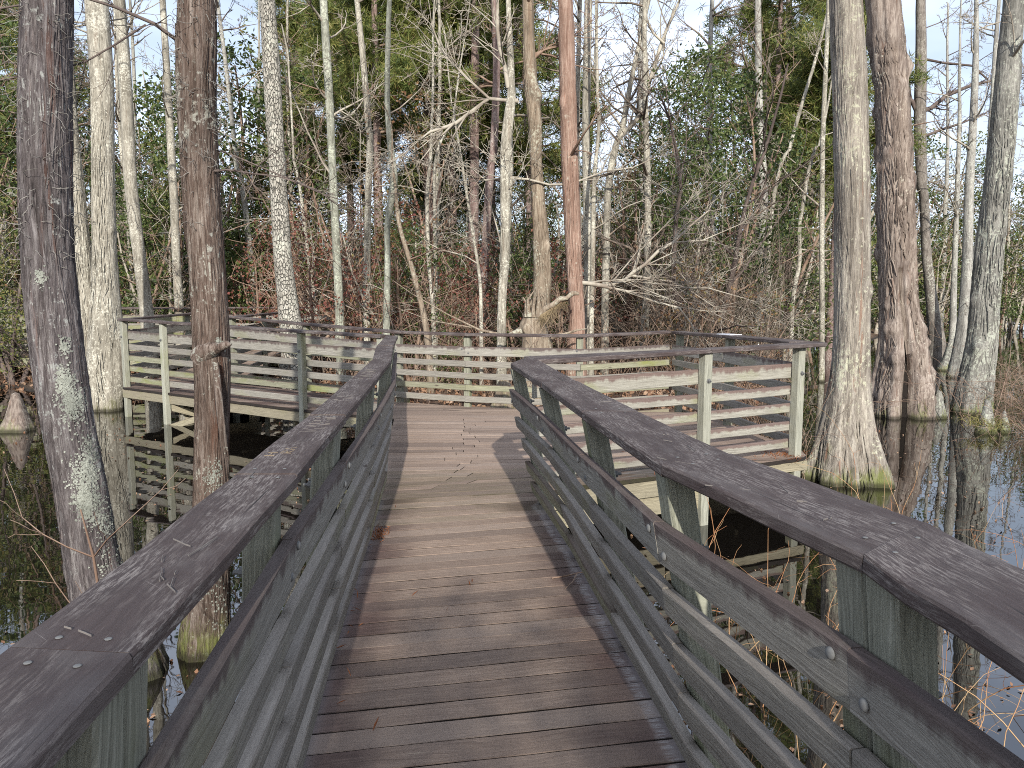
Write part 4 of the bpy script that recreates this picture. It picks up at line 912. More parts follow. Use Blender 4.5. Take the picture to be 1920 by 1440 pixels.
def beard(rng, X, Z, Rr, Y, n, zlo, zhi, lo=.05, hi=.16):
    mb = MB()
    for _ in range(n):
        z = rng.uniform(zlo, zhi); i = min(len(Z)-1, np.searchsorted(Z, z)); a = rng.uniform(0, 6.3)
        p = np.array([X[i] + Rr[i]*math.cos(a)*.97, Y + Rr[i]*math.sin(a)*.97, z])
        P, _d = wander(rng, p, (math.cos(a), math.sin(a), rng.uniform(-.4, .5)), rng.uniform(lo, hi), 5, .25, 0, .5)
        tube(mb, P, np.linspace(.0022, .0009, 6), 3)
    return mb
def lichen_tufts(rng, X, Z, Rr, Y, spots_, m):
    """leafy lichen rosettes standing off the bark, in loose patches"""
    mb = MB(); C = []
    for z0, a0, ext, n in spots_:
        for _ in range(int(n*2.2)):
            z = z0 + rng.normal(0, ext*.75); i = min(len(Z)-1, np.searchsorted(Z, z)); a = a0 + .3 + rng.normal(0, ext*.42/max(.05, Rr[i]))
            C.append((X[i] + Rr[i]*1.02*math.cos(a), Y + Rr[i]*1.02*math.sin(a), z, a))
    C = np.array(C); nrm = np.stack([np.cos(C[:, 3]), np.sin(C[:, 3]), np.zeros(len(C))], 1)
    C3 = C[:, :3] + nrm*rng.uniform(.001, .005, (len(C), 1)); N = len(C)
    q = nrm + rng.normal(0, .2, (N, 3)); q /= np.linalg.norm(q, axis=1, keepdims=True); u = np.cross(q, rng.normal(0, 1, (N, 3))); u /= np.linalg.norm(u, axis=1, keepdims=True); w_ = np.cross(q, u)
    s_ = rng.uniform(.002, .0075, (N, 1)); ring = [C3 + (u*math.cos(a) + w_*math.sin(a))*s_*rng.uniform(.6, 1.25, (N, 1)) for a in np.arange(6)*math.pi/3]
    i = np.arange(N)[:, None]*6; mb.add(np.stack(ring, 1).reshape(-1, 3), np.concatenate([i + np.array([[0, 1, 2, 3]]), i + np.array([[0, 3, 4, 5]])]))
    return mb

def strips(rng, X, Z, Rr, Y, n, wlo, whi, lo, hi, lift, slot=None):
    """loose fibrous ridges of bark standing proud of the bole"""
    mb = MB(); zmax = min(Z[-1], 5.5)
    for _ in range(n):
        z0 = rng.uniform(Z[0]+.2, zmax); L_ = rng.uniform(lo, hi); a = rng.uniform(-np.pi*.98, .25) if X[0] < 0 else rng.uniform(-np.pi*1.15, 0); w = rng.uniform(wlo, whi); k = 6
        if slot is not None and abs(a-slot) < .42 and z0 < 2.1: continue
        zz = np.linspace(z0, z0+L_, k); i = np.minimum(len(Z)-1, np.searchsorted(Z, zz)); aa = a + rng.normal(0, .10)*np.linspace(-1, 1, k) + rng.normal(0, .012, k)
        r = Rr[i]; t = np.linspace(0, 1, k); ww = w*np.sin(np.pi*np.clip(t*.9+.05, 0, 1))**.5/r*.5; lf = lift*rng.uniform(.4, 1.3)*np.sin(np.pi*t)**.4 + (rng.uniform(0, 1) < .12)*rng.uniform(0, lift*2.2)*t**4
        ring = []
        for s_, u in ((-1, -.3), (0, 1), (1, -.3)):
            rr_ = r*(1.0) + np.where(s_ == 0, lf, -lift*.8); ring.append(np.stack([X[i] + rr_*np.cos(aa + s_*ww), Y + rr_*np.sin(aa + s_*ww), zz], 1))
        V = np.stack(ring, 1).reshape(-1, 3); f = []
        for q in range(k-1): b0 = q*3; f += [(b0, b0+1, b0+4, b0+3), (b0+1, b0+2, b0+5, b0+4)]
        mb.add(V, f)
    return mb
STRIPS = {'dark': (1100, .010, .026, .12, .6, .006), 'red': (1100, .008, .024, .12, .7, .007), 'bigpale': (1000, .014, .036, .2, 1.0, .010), 'knob': (1100, .015, .05, .12, .6, .02), 'bigpale2': (500, .012, .03, .1, .5, .006), 'redpine': (500, .012, .03, .3, 1.2, .007), 'tan': (500, .014, .04, .2, .9, .010), 'pale': (500, .012, .03, .15, .7, .005)}
for ti, (kind, bk, Y, zb, ht, lab, pts, o, limbs) in enumerate(TREES):
    rng = RS(100 + ti)
    root = empty(kind, (pts[0][0], Y, zb), lab, 'tree')
    P = list(pts)
    zg = zb if zb < -.6 else float(land(P[0][0], Y)) - .15
    if P[0][1] > zg + .02: P.insert(0, (P[0][0] - (P[1][0]-P[0][0])*.15, zg, P[0][2]*1.12))
    tx, tz, tr = P[-1]
    if ht > tz + .5:
        dx = (P[-1][0]-P[-3][0])/max(.3, P[-1][1]-P[-3][1]); dx = max(-.25, min(.25, dx))
        for s_ in np.linspace(.25, 1, 4):
            P.append((tx + dx*(ht-tz)*s_*.6 + rng.normal(0, .12), tz + (ht-tz)*s_, tr*(1-.8*s_)))
    sides = o.get('sides', 40 if Y < 6 else (30 if P[1][2] > .14 else 14))
    mb, X, Z, Rr = trunk_mesh(P, Y, sides, o.get('flute', .035), rng, 0 if Y < 12 else .03, o.get('knob', 0 if Y < 6 else (4 if Y < 15 else 0)), zb, o.get('hollow', False), .03 if Y < 6 else (.05 if Y < 15 else .12))
    link('trunk', mb.mesh('trunk'), BARK[bk], root)
    if Y < 14.7 and bk in STRIPS: tag(link('bark_strips', strips(rng, X, Z, Rr, Y, *STRIPS[bk], slot=-1.82 if o.get('hollow') else None).mesh('bark_strips'), BARK[bk], root), kind='stuff')
    tw = TWIG_DARK if bk in ('dark', 'red', 'darkgrey') else (TWIG_BROWN if bk in ('redpine', 'knob', 'tan', 'pinebark') else TWIG_PALE)
    tips = []
    for l in limbs:
        mb = MB(); l = np.array(l); yo = np.cumsum(rng.normal(0, .06, len(l))); yo -= yo[0]
        L3 = np.stack([l[:, 0], Y + yo - .02, l[:, 1]], 1); tube(mb, L3, l[:, 2], 7)
        for i in range(1, len(l)):
            for _ in range(2 if i < len(l)-1 else 4):
                dd = L3[i]-L3[i-1]; dd = dd/np.linalg.norm(dd) + rng.normal(0, .5, 3)
                grow(mb, rng, L3[i], dd, rng.uniform(.5, 1.5), max(.006, l[i, 2]*.45), 2, .8, 0, .01, .14, .0045, 4)
        link('limb', mb.mesh('limb'), TWIG_PALE if bk == 'redpine' else tw, root)
    if o.get('pine'):
        for _ in range(26):
            mb = MB(); z = rng.uniform(o['zs'], ht-.5); i = min(len(Z)-1, np.searchsorted(Z, z)); a = rng.uniform(0, 6.3)
            grow(mb, rng, (X[i], Y, z), (math.cos(a), math.sin(a), .25), (1-.5*(z-o['zs'])/(ht-o['zs']))*rng.uniform(1.6, 3), .035, 2, .7, 0, .02, .12, .006, 5, .8, tips); link('branch', mb.mesh('branch'), tw, root)
    else:
        for _ in range(int(o.get('br', 6)*.75)):
            mb = MB(); z = o['zs'] + (ht-o['zs'])*rng.uniform(0, 1)**1.3; i = min(len(Z)-1, np.searchsorted(Z, z)); a = rng.uniform(0, 6.3)
            Lb = rng.uniform(1.0, 2.8)*(.6 + .4*min(1, Rr[i]/.08))
            grow(mb, rng, (X[i], Y, z), (math.cos(a), math.sin(a), rng.uniform(.1, .9)), Lb, min(Rr[i]*.5, rng.uniform(.012, .035)), 3 if Y > 12 else 2, .6, 0, .03, .15, .005, 5); link('branch', mb.mesh('branch'), tw, root)
        mb = MB()
        # short dead twigs low on the bole
        for _ in range(o.get('br', 6)//2):
            z = rng.uniform(1.2, o['zs']+1); i = min(len(Z)-1, np.searchsorted(Z, z)); a = rng.uniform(0, 6.3)
            if Y > 12: grow(mb, rng, (X[i], Y, z), (math.cos(a), math.sin(a), rng.uniform(-.1, .6)), rng.uniform(.3, 1.3), .008, 2, .7, 0, .01, .2, .0045, 4)
    if mb.n and not o.get('pine'): tag(link('dead_twigs', mb.mesh('dead_twigs'), tw, root), kind='stuff')
    if tips:
        mb = MB(); needles(mb, rng, np.array(tips), .30, .022, 14); tag(link('needles', mb.mesh('needles', False), LEAF_NEEDLE, root), kind='stuff')
    if ti == 0:
        tag(link('beard_lichen', beard(rng, X, Z, Rr, Y, 420, 1.7, 4.2).mesh('beard_lichen'), BEARD, root), kind='stuff')
        tag(link('lichen', lichen_tufts(rng, X, Z, Rr, Y, [(1.0, -1.15, .07, 240), (1.12, -1.25, .05, 160), (1.3, -1.1, .03, 60), (.62, -1.0, .085, 380), (.48, -1.2, .07, 400), (.75, -.6, .06, 130), (.36, -.55, .09, 200), (.1, -.5, .1, 150), (1.66, -1.7, .03, 50), (1.02, -.75, .05, 60)], LICHEN).mesh('lichen', False), LICHEN, root), kind='stuff')
    if ti == 1:
        tag(link('beard_lichen', beard(rng, X, Z, Rr, Y, 420, 1.9, 4.0).mesh('beard_lichen'), BEARD, root), kind='stuff')
        tag(link('lichen', lichen_tufts(rng, X, Z, Rr, Y, [(1.30, -1.1, .022, 110), (.55, -1.4, .06, 90), (.35, -1.6, .08, 50), (.4, -.7, .09, 40), (-.05, -1.5, .1, 50), (-.2, -1.0, .08, 40)], LICHEN).mesh('lichen', False), LICHEN, root), kind='stuff')
        # burl with a snapped stub, dark low branches, hanging bark strip
        mb = MB(); tube(mb, [(-1.74, Y-.03, 1.22), (-1.70, Y-.07, 1.26), (-1.64, Y-.10, 1.275), (-1.60, Y-.12, 1.285), (-1.56, Y-.13, 1.30), (-1.54, Y-.13, 1.298)], [.07, .06, .036, .024, .02, .006], 10); link('stub', mb.mesh('stub'), BARK['red'], root)
        mb = MB()
        def low(pl_, r0, dep):
            l = np.array(pl_, float); n = len(l); L3 = np.stack([l[:, 0], Y + dep*np.linspace(0, 1, n), l[:, 1]], 1); tube(mb, L3, np.linspace(r0, .0025, n), 6)
            for i in range(1, n):
                for _ in range(2): grow(mb, rng, L3[i], (L3[i]-L3[i-1])/np.linalg.norm(L3[i]-L3[i-1]) + rng.normal(0, .55, 3), rng.uniform(.1, .4), .0035, 1, .6, 0, 0, .16, .0013, 4)
        low([(-1.8, 2.93), (-1.9, 3.0), (-2.07, 3.06), (-2.19, 3.08), (-2.38, 3.03), (-2.66, 2.95), (-2.85, 2.86)], .011, -.45)
        low([(-1.98, 3.02), (-2.12, 2.9), (-2.26, 2.79), (-2.4, 2.73), (-2.68, 2.66), (-2.9, 2.6)], .006, -.3)
        low([(-1.74, 2.19), (-1.66, 2.24), (-1.54, 2.245), (-1.4, 2.22), (-1.25, 2.2), (-1.05, 2.13)], .009, -.15)
        low([(-1.74, 2.38), (-1.6, 2.36), (-1.45, 2.3), (-1.3, 2.24), (-1.1, 2.15), (-.9, 2.1)], .005, .3)
        link('low_branches', mb.mesh('low_branches'), TWIG_DARK, root)
        mb = MB()
        for q in range(3): tube(mb, [(-1.64+.008*q, Y-.12, 1.2), (-1.625+.01*q, Y-.15, 1.0), (-1.61+.012*q, Y-.15, .75), (-1.60+.012*q, Y-.14, .45+.1*q)], [.008, .012, .009, .003], 4)
        link('hanging_bark', mb.mesh('hanging_bark'), BARK['red'], root)
    if o.get('hollow'):
        mb = MB(); tube(mb, [(pts[3][0]+.02, Y-.06, -.9), (pts[3][0]+.02, Y-.05, .5), (pts[3][0], Y, 1.2)], [.24, .15, .05], 10); link('hollow', mb.mesh('hollow'), DARKHOLE, root)

# broken stump draped with moss at the foot of the twisted cypress
rng = RS(9)
st = empty('tree_stump', (.38, 13.9, -.6), 'broken mossy tan stump with a splintered arm behind the platform', 'stump')
mb, X, Z, Rr = trunk_mesh([(.40, -.7, .36), (.42, -.4, .30), (.43, .1, .26), (.42, .7, .235), (.42, 1.0, .21), (.41, 1.2, .19), (.40, 1.28, .15)], 13.9, 40, .14, rng, 0, 18, -.6, False, .04)
link('trunk', mb.mesh('trunk'), BARK['tan'], st)
mb = MB()
tube(mb, [(.45, 13.8, 1.15), (.60, 13.72, 1.36), (.72, 13.66, 1.42), (.84, 13.64, 1.52), (.95, 13.62, 1.53), (1.06, 13.6, 1.62), (1.16, 13.6, 1.61)], [.10, .055, .048, .05, .04, .045, .03], 9)
for q in range(14):
    a_ = 2*math.pi*q/14; x_, y_ = .41 + .17*math.cos(a_), 13.9 + .17*math.sin(a_); h_ = rng.uniform(.08, .42)
    tube(mb, [(x_, y_, 1.2), (x_ + rng.normal(0, .02), y_, 1.35 + h_*.5), (x_ + rng.normal(0, .05), y_, 1.38 + h_)], [.05, .03, .004], 5)
tube(mb, [(.15, 13.7, .95), (.05, 13.66, .93), (-.10, 13.6, .88), (-.55, 13.5, .98), (-1.1, 13.45, 1.25), (-1.7, 13.4, 1.6), (-2.2, 13.4, 1.95)], [.09, .045, .03, .02, .014, .01, .004], 6)
tube(mb, [(-.10, 13.6, .88), (-.7, 13.5, 1.03), (-1.4, 13.4, 1.15), (-2.1, 13.4, 1.42)], [.02, .014, .01, .004], 5)
tube(mb, [(.7, 13.7, .85), (.9, 13.64, .9), (1.15, 13.6, .98), (1.3, 13.6, 1.0)], [.06, .03, .02, .008], 6)
link('broken_limb', mb.mesh('broken_limb'), BARK['tan'], st)
mb = MB()
for _ in range(260):
    t = rng.uniform(0, 1); p = np.array([.5 + .45*t, 13.66, 1.24 + .28*t]); P, _d = wander(rng, p, (rng.normal(0, .2), -.1, -1), rng.uniform(.1, .42)*(1-.5*t), 4, 0, 0, .25); tube(mb, P, np.linspace(.004, .0012, 5), 3)
tag(link('hanging_moss', mb.mesh('hanging_moss'), twigmat('tan_hanging_moss', (.20, .15, .09), (.33, .26, .16)), st), kind='stuff')

# cypress knees
def knee(label, x, y, z1, r, bk, seed, grass=False, twin=None):
    rng = RS(seed); root = empty('cypress_knee', (x, y, -.6), label, 'cypress knee')
    H_ = z1 + .55
    mb, X, Z, Rr = trunk_mesh([(x, -.75, r*1.15), (x, -.5, r), (x+.01, -.5+H_*.3, r*.66), (x+.02, -.5+H_*.62, r*.42), (x+.015, -.5+H_*.88, r*.30), (x+.01, z1, r*.12)], y, 20, .2, rng, 0, 0, -.6, False, .03)
    if twin: 
        m2, *_ = trunk_mesh([(x+twin[0], -.75, r*.9), (x+twin[0], -.5, r*.7), (x+twin[0], -.5+twin[1]*.5, r*.4), (x+twin[0], -.5+twin[1], r*.1)], y+.05, 16, .2, rng, 0, 0, -.6, False, .03)
        mb.add(np.concatenate(m2.v), np.concatenate(m2.f4), np.concatenate(m2.f3))
    link('knee', mb.mesh('knee'), BARK[bk], root)
    if grass:
        mb = MB()
        for _ in range(260):
            a = rng.uniform(0, 6.3); p = (x + .05 + rng.normal(0, r*1.0), y + rng.normal(0, r*.6), -.48 + rng.uniform(0, .14)); P, _d = wander(rng, p, (math.cos(a)*.6, math.sin(a)*.6-.1, .7), rng.uniform(.10, .26), 4, 1.1, 0, .1); tube(mb, P, np.linspace(.004, .001, 5), 3)
        tag(link('grass_tuft', mb.mesh('grass_tuft'), LEAF_GRASS, root), kind='stuff')
knee('brown pointed cypress knee standing in the water at far left', -7.72, 12.0, .07, .24, 'knob', 1)
knee('pale mossy cypress knee beside the hollow cypress', 7.33, 13.3, -.05, .15, 'bigpale2', 2)
knee('cypress knee with a tuft of yellow grass in front of the right edge trunk', 7.25, 11.8, -.02, .15, 'bigpale2', 3, True, (.32, .3))
knee('grey cypress knee between the background trunks at right', 12.4, 22.0, .35, .34, 'bigpale2', 4)
knee('mossy cypress knee just behind the far railing at left of its post', -1.85, 13.2, .05, .16, 'tan', 5)
knee('squat yellowish cypress knee behind the middle of the far railing', -.15, 12.9, .22, .30, 'tan', 6)

# ------------------------------------------------------------------ the wood behind: repeated kinds, each tree its own object
def bare_tree(seed, H_, r0, lean, mt, mtw, lev=3, nb=16, zs=.25, pale=True):
    rng = RS(seed); root = bpy.data.objects.new('bare_tree', None); COL.objects.link(root)
    P = []; x = 0; dx = lean
    for t in np.linspace(0, 1, 9): P.append((x, -.3 + H_*t, r0*(1-.82*t) + .008)); dx += rng.normal(0, .035); x += dx*H_/8
    mb, X, Z, Rr = trunk_mesh(P, 0, 10, .03, rng, .08, 0, -.3, False, .35); link('trunk', mb.mesh('trunk'), mt, root)
    mb = MB()
    for _ in range(nb):
        z = H_*(zs + (.97-zs)*rng.uniform(0, 1)); i = min(len(Z)-1, np.searchsorted(Z, z)); a = rng.uniform(0, 6.3)
        grow(mb, rng, (X[i], .08*math.sin(Z[i]*.6), z), (math.cos(a), math.sin(a), rng.uniform(.2, 1.1)), rng.uniform(.9, 2.8)*(1.1-.5*z/H_), min(.04, Rr[i]*.55), lev, .62, 0, .03, .16, .006, 4)
    tag(link('branches', mb.mesh('branches'), mtw, root), kind='stuff'); return root
def evergreen(seed, H_, rad, mleaf, nclump, per, size, mtw, name='evergreen_shrub', bottom=.1, aspect=.48):
    rng = RS(seed); root = bpy.data.objects.new(name, None); COL.objects.link(root)
    mb = MB()
    ns = rng.randint(2, 5)
    for _ in range(ns):
        a = rng.uniform(0, 6.3); grow(mb, rng, (rng.normal(0, .15), rng.normal(0, .15), -.3), (math.cos(a)*.25, math.sin(a)*.25, 1), H_*rng.uniform(.75, .98), .035 + .006*H_, 2, .55, 0, .03, .1, .006, 6)
    tag(link('stems', mb.mesh('stems'), mtw, root), kind='stuff')
    mb = MB()
    # stacked lobes of unequal size make an uneven outline with gaps
    nl = int(4 + H_*1.1); pts = []
    for i in range(nl):
        zc_ = H_*(bottom + (1-bottom)*(i+.5)/nl); rr_ = rad*(1-.55*max(0, zc_/H_-.35)/.65)*rng.uniform(.55, 1.1); a = rng.uniform(0, 6.3); o_ = rad*.45*rng.uniform(0, 1)
        pts.append(clumps(rng, (o_*math.cos(a), o_*math.sin(a), zc_), (rr_*.85, rr_*.85, rr_*.5), max(4, nclump//nl), per, (.17, .17, .11)))
    leaves(mb, rng, np.concatenate(pts), size, aspect, .5); tag(link('foliage', mb.mesh('foliage', False), mleaf, root), kind='stuff'); return root
def pine(seed, H_, zs, r0, nb):
    rng = RS(seed); root = bpy.data.objects.new('pine_tree', None); COL.objects.link(root)
    P = []; x = 0; dx = rng.normal(0, .02)
    for t in np.linspace(0, 1, 8): P.append((x, -.3 + H_*t, r0*(1-.8*t) + .01)); dx += rng.normal(0, .015); x += dx*H_/7
    mb, X, Z, Rr = trunk_mesh(P, 0, 12, .03, rng, 0, 0, -.3, False, .4); link('trunk', mb.mesh('trunk'), BARK['pinebark'], root)
    mb = MB(); tips = []
    for _ in range(nb):
        t = rng.uniform(0, 1); z = zs + (H_*.99-zs)*t; i = min(len(Z)-1, np.searchsorted(Z, z)); a = rng.uniform(0, 6.3)
        L_ = rng.uniform(1.4, 3.6)*(1.05-.65*t)
        grow(mb, rng, (X[i], 0, z), (math.cos(a), math.sin(a), .12+.4*t), L_, min(.05, Rr[i]*.5), 2, .55, 0, .025, .1, .008, 4, .85, tips)
    tag(link('branches', mb.mesh('branches'), TWIG_BROWN, root), kind='stuff')
    T = np.array(tips); T = np.concatenate([T] + [T + rng.normal(0, s_, T.shape) for s_ in (.14, .2, .26, .3)])
    mb = MB(); needles(mb, rng, T, .32, .032, 11); tag(link('needles', mb.mesh('needles', False), LEAF_NEEDLE, root), kind='stuff'); return root

SLOTS = [(-.62, 'dark lichen-patched cypress'), (-.52, 'pale flared cypress'), (-.47, 'slanted pale trunk'), (-.40, 'red-brown cypress'), (-.29, 'plated oak'), (-.225, 'greenish trunk'),
         (-.185, 'crooked pale trunk'), (-.16, 'kinked trunk'), (-.10, 'thin straight stem'), (-.035, 'purple-brown pine'), (-.008, 'forked pale tree'), (.03, 'twisted tan cypress'), (.08, 'red cypress'),
         (.125, 'large forked grey tree'), (.34, 'curving sapling'), (.40, 'thin straight trunk'), (.435, 'swollen cypress'), (.50, 'hollow cypress'), (.59, 'mossy-footed grey trunk'), (.62, 'right edge trunk')]
ORD = ('nearest second third fourth fifth sixth seventh eighth ninth tenth eleventh twelfth thirteenth fourteenth fifteenth sixteenth seventeenth eighteenth nineteenth twentieth twenty-first twenty-second twenty-third twenty-fourth twenty-fifth twenty-sixth twenty-seventh twenty-eighth twenty-ninth thirtieth').split()
ORD = [ORD[0]] + [q + ' nearest' for q in ORD[1:]]
_ = ['nearest', 'second nearest', 'third nearest', 'fourth nearest', 'fifth nearest', 'sixth nearest', 'seventh nearest', 'eighth nearest', 'ninth nearest', 'tenth nearest', 'eleventh nearest', 'twelfth nearest', 'thirteenth nearest', 'fourteenth nearest', 'fifteenth nearest', 'sixteenth nearest']
def name_members(members, desc):
    """every member is told apart by the two named trunks it shows between and by how near it stands there"""
    by = {}
    for o, s_, y in members: by.setdefault(sum(s_ > a for a, _ in SLOTS), []).append((y, o))
    for k, l in by.items():
        l.sort(key=lambda q: q[0])
        where = 'left of the %s' % SLOTS[0][1] if k == 0 else ('right of the %s' % SLOTS[-1][1] if k == len(SLOTS) else 'between %s and %s' % (SLOTS[k-1][1], SLOTS[k][1]))
        for i, (y, o) in enumerate(l): o['label'] = '%s%s %s' % (desc, '' if len(l) == 1 else ', ' + ORD[min(i, 29)], where)
def scatter(protos, spots, labels, cat, group):
    members = []
    for i, (x, y, s, rz) in enumerate(spots):
        k = i % len(protos); o = protos[k] if i < len(protos) else copy_tree(protos[k])
        o.location = (x, y, float(land(x, y)) - .02); o.rotation_euler = (0, 0, rz); o.scale = (s, s, s)
        tag(o, None, cat, group); members.append((o, x/y, y))
    name_members(members, labels)
def spots_for(rng, n, ylo, yhi, half=.74, pw=1.0, smin=.8, smax=1.2, keep=None):
    out = []
    tries = 0
    while len(out) < n and tries < 4000:
        tries += 1
        y = ylo + (yhi-ylo)*rng.uniform(0, 1)**pw; x = rng.uniform(-1, 1)*half*y
        if y < shore(x) + 1.2: continue
        if -6.8 < x < -4.9 and y < 21: continue
        if x < -4 and 17.6 < y < 21.2: continue
        if keep and not keep(x, y): continue
        if any((x-a)**2 + (y-b_)**2 < .5 for a, b_, *_ in out): continue
        out.append((x, y, rng.uniform(smin, smax), rng.uniform(0, 6.28)))
    return out
rng = RS(2024)
protos = [bare_tree(300+i, h, r, l, BARK['pale'] if i % 3 else BARK['grey'], TWIG_MID, 3, n, zs) for i, (h, r, l, n, zs) in enumerate([(13, .10, .02, 16, .22), (11, .075, -.03, 15, .2), (9, .055, .06, 14, .22), (14, .12, 0, 17, .28), (7, .04, -.08, 12, .25), (12, .085, .04, 16, .2)])]
scatter(protos, spots_for(rng, 62, 17.2, 46, pw=1.2) + [(20.5, 40.8, 1.2, 1), (23.6, 43, 1.3, 2), (25.8, 43.6, 1.2, 3), (28.6, 45.6, 1.3, 4), (31.6, 47, 1.3, 5), (34, 48.4, 1.2, 0)], 'bare pale background tree', 'tree', 'bare trees deep in the wood')
protos = [pine(400+i, h, zs, r, n) for i, (h, zs, r, n) in enumerate([(19, 7, .17, 46), (22, 8.5, .2, 48), (16, 5.5, .14, 44)])]
pk = [(-2.7, 26), (-8.2, 33), (-6.2, 27), (-3.9, 23.5), (-2.2, 29), (.6, 26), (9.6, 29), (11.5, 34), (-17, 27), (-.8, 35), (-7.5, 37), (-22, 36), (17, 45), (-5.2, 31), (-4.6, 44), (10.4, 25.5), (-1.2, 24.5), (-3.0, 36), (20, 50)]
scatter(protos, [(x, y, rng.uniform(.85, 1.15), rng.uniform(0, 6.28)) for x, y in pk], 'tall tufted pine', 'tree', 'pines behind the bare trees')
protos = [evergreen(500+i, h, r, LEAF_HOLLY, n, 34, s, TWIG_BROWN) for i, (h, r, n, s) in enumerate([(5.2, 1.7, 84, .105), (4.0, 1.5, 70, .095), (6.3, 1.8, 96, .11), (3.0, 1.3, 56, .09)])]
sp = [(x, y, s_*(.62 if -.3 < x/y < .17 and y < 30 else 1), a_) for x, y, s_, a_ in spots_for(rng, 66, 17.5, 42, pw=1.1, smin=.85, smax=1.3)] + [(x, y, s_, x*3.) for x, y, s_ in ((5.2, 18.2, 1.1), (6.4, 20.5, 1.2), (7.6, 22.5, 1.25), (4.6, 21.5, 1.25), (6.0, 24.5, 1.45), (8.6, 26, 1.4), (9.6, 28.5, 1.5), (7.2, 28, 1.6), (3.6, 19.4, 1.0), (10.5, 31.5, 1.5), (13.5, 36.5, 1.4), (16, 39.5, 1.5), (19, 42.5, 1.5), (22.5, 44.5, 1.6), (26, 47, 1.6), (30, 49.5, 1.6), (21, 42.5, 1.8), (24, 44, 1.9), (27.5, 46.5, 1.9), (31, 47.5, 1.9), (33.5, 49, 1.8), (28, 44.8, 1.7), (35.5, 51, 1.9), (17.5, 40.5, 1.7), (-8.8, 24.5, 1.55), (-10.4, 26, 1.7), (-12.2, 27.5, 1.75), (-14.6, 27, 1.75), (-16.4, 29, 1.8), (-19, 31, 1.8), (-7.8, 27.5, 1.7), (-9.6, 30, 1.8), (-6.6, 24.5, 1.4), (-18, 26, 1.5), (-9.2, 22.2, 1.4), (-11.5, 23.5, 1.5), (-14, 22.6, 1.5), (-7.6, 23.0, 1.3))]
scatter(protos, sp, 'dark green evergreen', 'shrub', 'evergreens beneath the bare trees')
protos = [evergreen(540+i, h, r, LEAF_OLIVE, n, 30, s, TWIG_PALE, 'olive_shrub') for i, (h, r, n, s) in enumerate([(6.5, 1.6, 60, .11), (4.6, 1.5, 52, .10), (8.0, 1.7, 66, .12)])]
scatter(protos, [(x, y, s_*(.6 if -.3 < x/y < .17 and y < 32 else 1), a_) for x, y, s_, a_ in spots_for(rng, 34, 18, 42, smin=.9, smax=1.3)] + [(8.3, 24, 1.35, 1), (9.8, 27.5, 1.5, 2), (14.5, 38.5, 1.1, 0), (18, 41.5, 1.2, 2), (24.5, 46.5, 1.35, 3), (21, 44, 1.3, 4), (22.8, 42.2, 1.35, 1), (26.5, 45, 1.4, 2), (29.6, 46.2, 1.45, 0), (32.5, 48, 1.4, 5), (19.4, 41, 1.3, 2), (-11, 24.6, 1.3, 1), (-13.4, 26, 1.3, 2), (-8.4, 26.2, 1.3, 0)], 'yellowish olive tree', 'shrub', 'olive understorey trees')
protos = [evergreen(560+i, h, r, LEAF_RED, n, 16, .075, TWIG_BROWN, 'red_shrub', .3, .6) for i, (h, r, n) in enumerate([(3.6, 1.6, 60), (2.6, 1.7, 54)])]
rk = [(-6.9, 22), (-3.2, 22), (5.9, 22), (1.2, 18.5), (-4.6, 17.6), (-3.3, 17.2), (-2.5, 18.4), (-1.6, 17.5), (-5.6, 19.5), (-.9, 19), (9.2, 27.5), (2.3, 20), (-3.9, 20.2)]
scatter(protos, [(x, y, rng.uniform(.9, 1.2), rng.uniform(0, 6.28)) for x, y in rk], 'red-leaved bush', 'shrub', 'red-leaved bushes')
protos = [evergreen(580+i, h, r, LEAF_RUST, n, 16, .08, TWIG_BROWN, 'rusty_shrub', .15, .55) for i, (h, r, n) in enumerate([(2.4, 1.3, 46), (5.2, 1.5, 44)])]
scatter(protos, spots_for(rng, 22, 16, 34, smin=.8, smax=1.25), 'rusty-leaved bush', 'shrub', 'rusty-leaved bushes')

# three evergreens that can be told apart
ev = evergreen(610, 7.2, 1.9, LEAF_HOLLY, 150, 34, .085, TWIG_DARK, 'evergreen_tree', .45); ev.location = (4.0, 17.4, -.3); tag(ev, 'glossy dark evergreen tree left of the big swollen cypress', 'tree')
ev = evergreen(611, 4.6, 2.0, LEAF_OLIVE, 150, 36, .075, TWIG_DARK, 'evergreen_shrub', .02); ev.location = (-11.6, 18.0, -.3); tag(ev, 'leafy green bush at the far left edge by the mossy railing', 'shrub')
ev = evergreen(612, 3.2, 1.2, LEAF_HOLLY, 90, 34, .07, TWIG_BROWN, 'evergreen_shrub', .02); ev.location = (-2.0, 16.4, -.3); tag(ev, 'bright green round bush between the thin white stems', 'shrub')
ivy = empty('ivy', (-12, 18.3, .2), 'green ivy covering the distant mossy railing at far left', 'ivy')
rng = RS(31); mb = MB(); n = 4200
x = rng.uniform(-16.5, -9.5, n); z = .15 + 1.15*rng.uniform(0, 1, n)**.8; den = np.sin(x*2.3) + np.sin(x*5.1+1) + np.sin(z*6+x) > -.5
C = np.stack([x, 18.15 + .3*(x+13.2)*.07 + rng.normal(0, .09, n), z], 1)[den]; leaves(mb, rng, C, .075, .8, .3)
tag(link('leaves', mb.mesh('leaves', False), LEAF_OLIVE, ivy), kind='stuff')
mb = MB()
for _ in range(60): P, _d = wander(rng, (rng.uniform(-16.5, -9.5), 18.2, -.3), (rng.normal(0, .3), 0, 1), rng.uniform(.6, 1.6), 7, 0, 0, .3); tube(mb, P, np.linspace(.01, .004, 8), 4)
link('stems', mb.mesh('stems'), TWIG_BROWN, ivy)

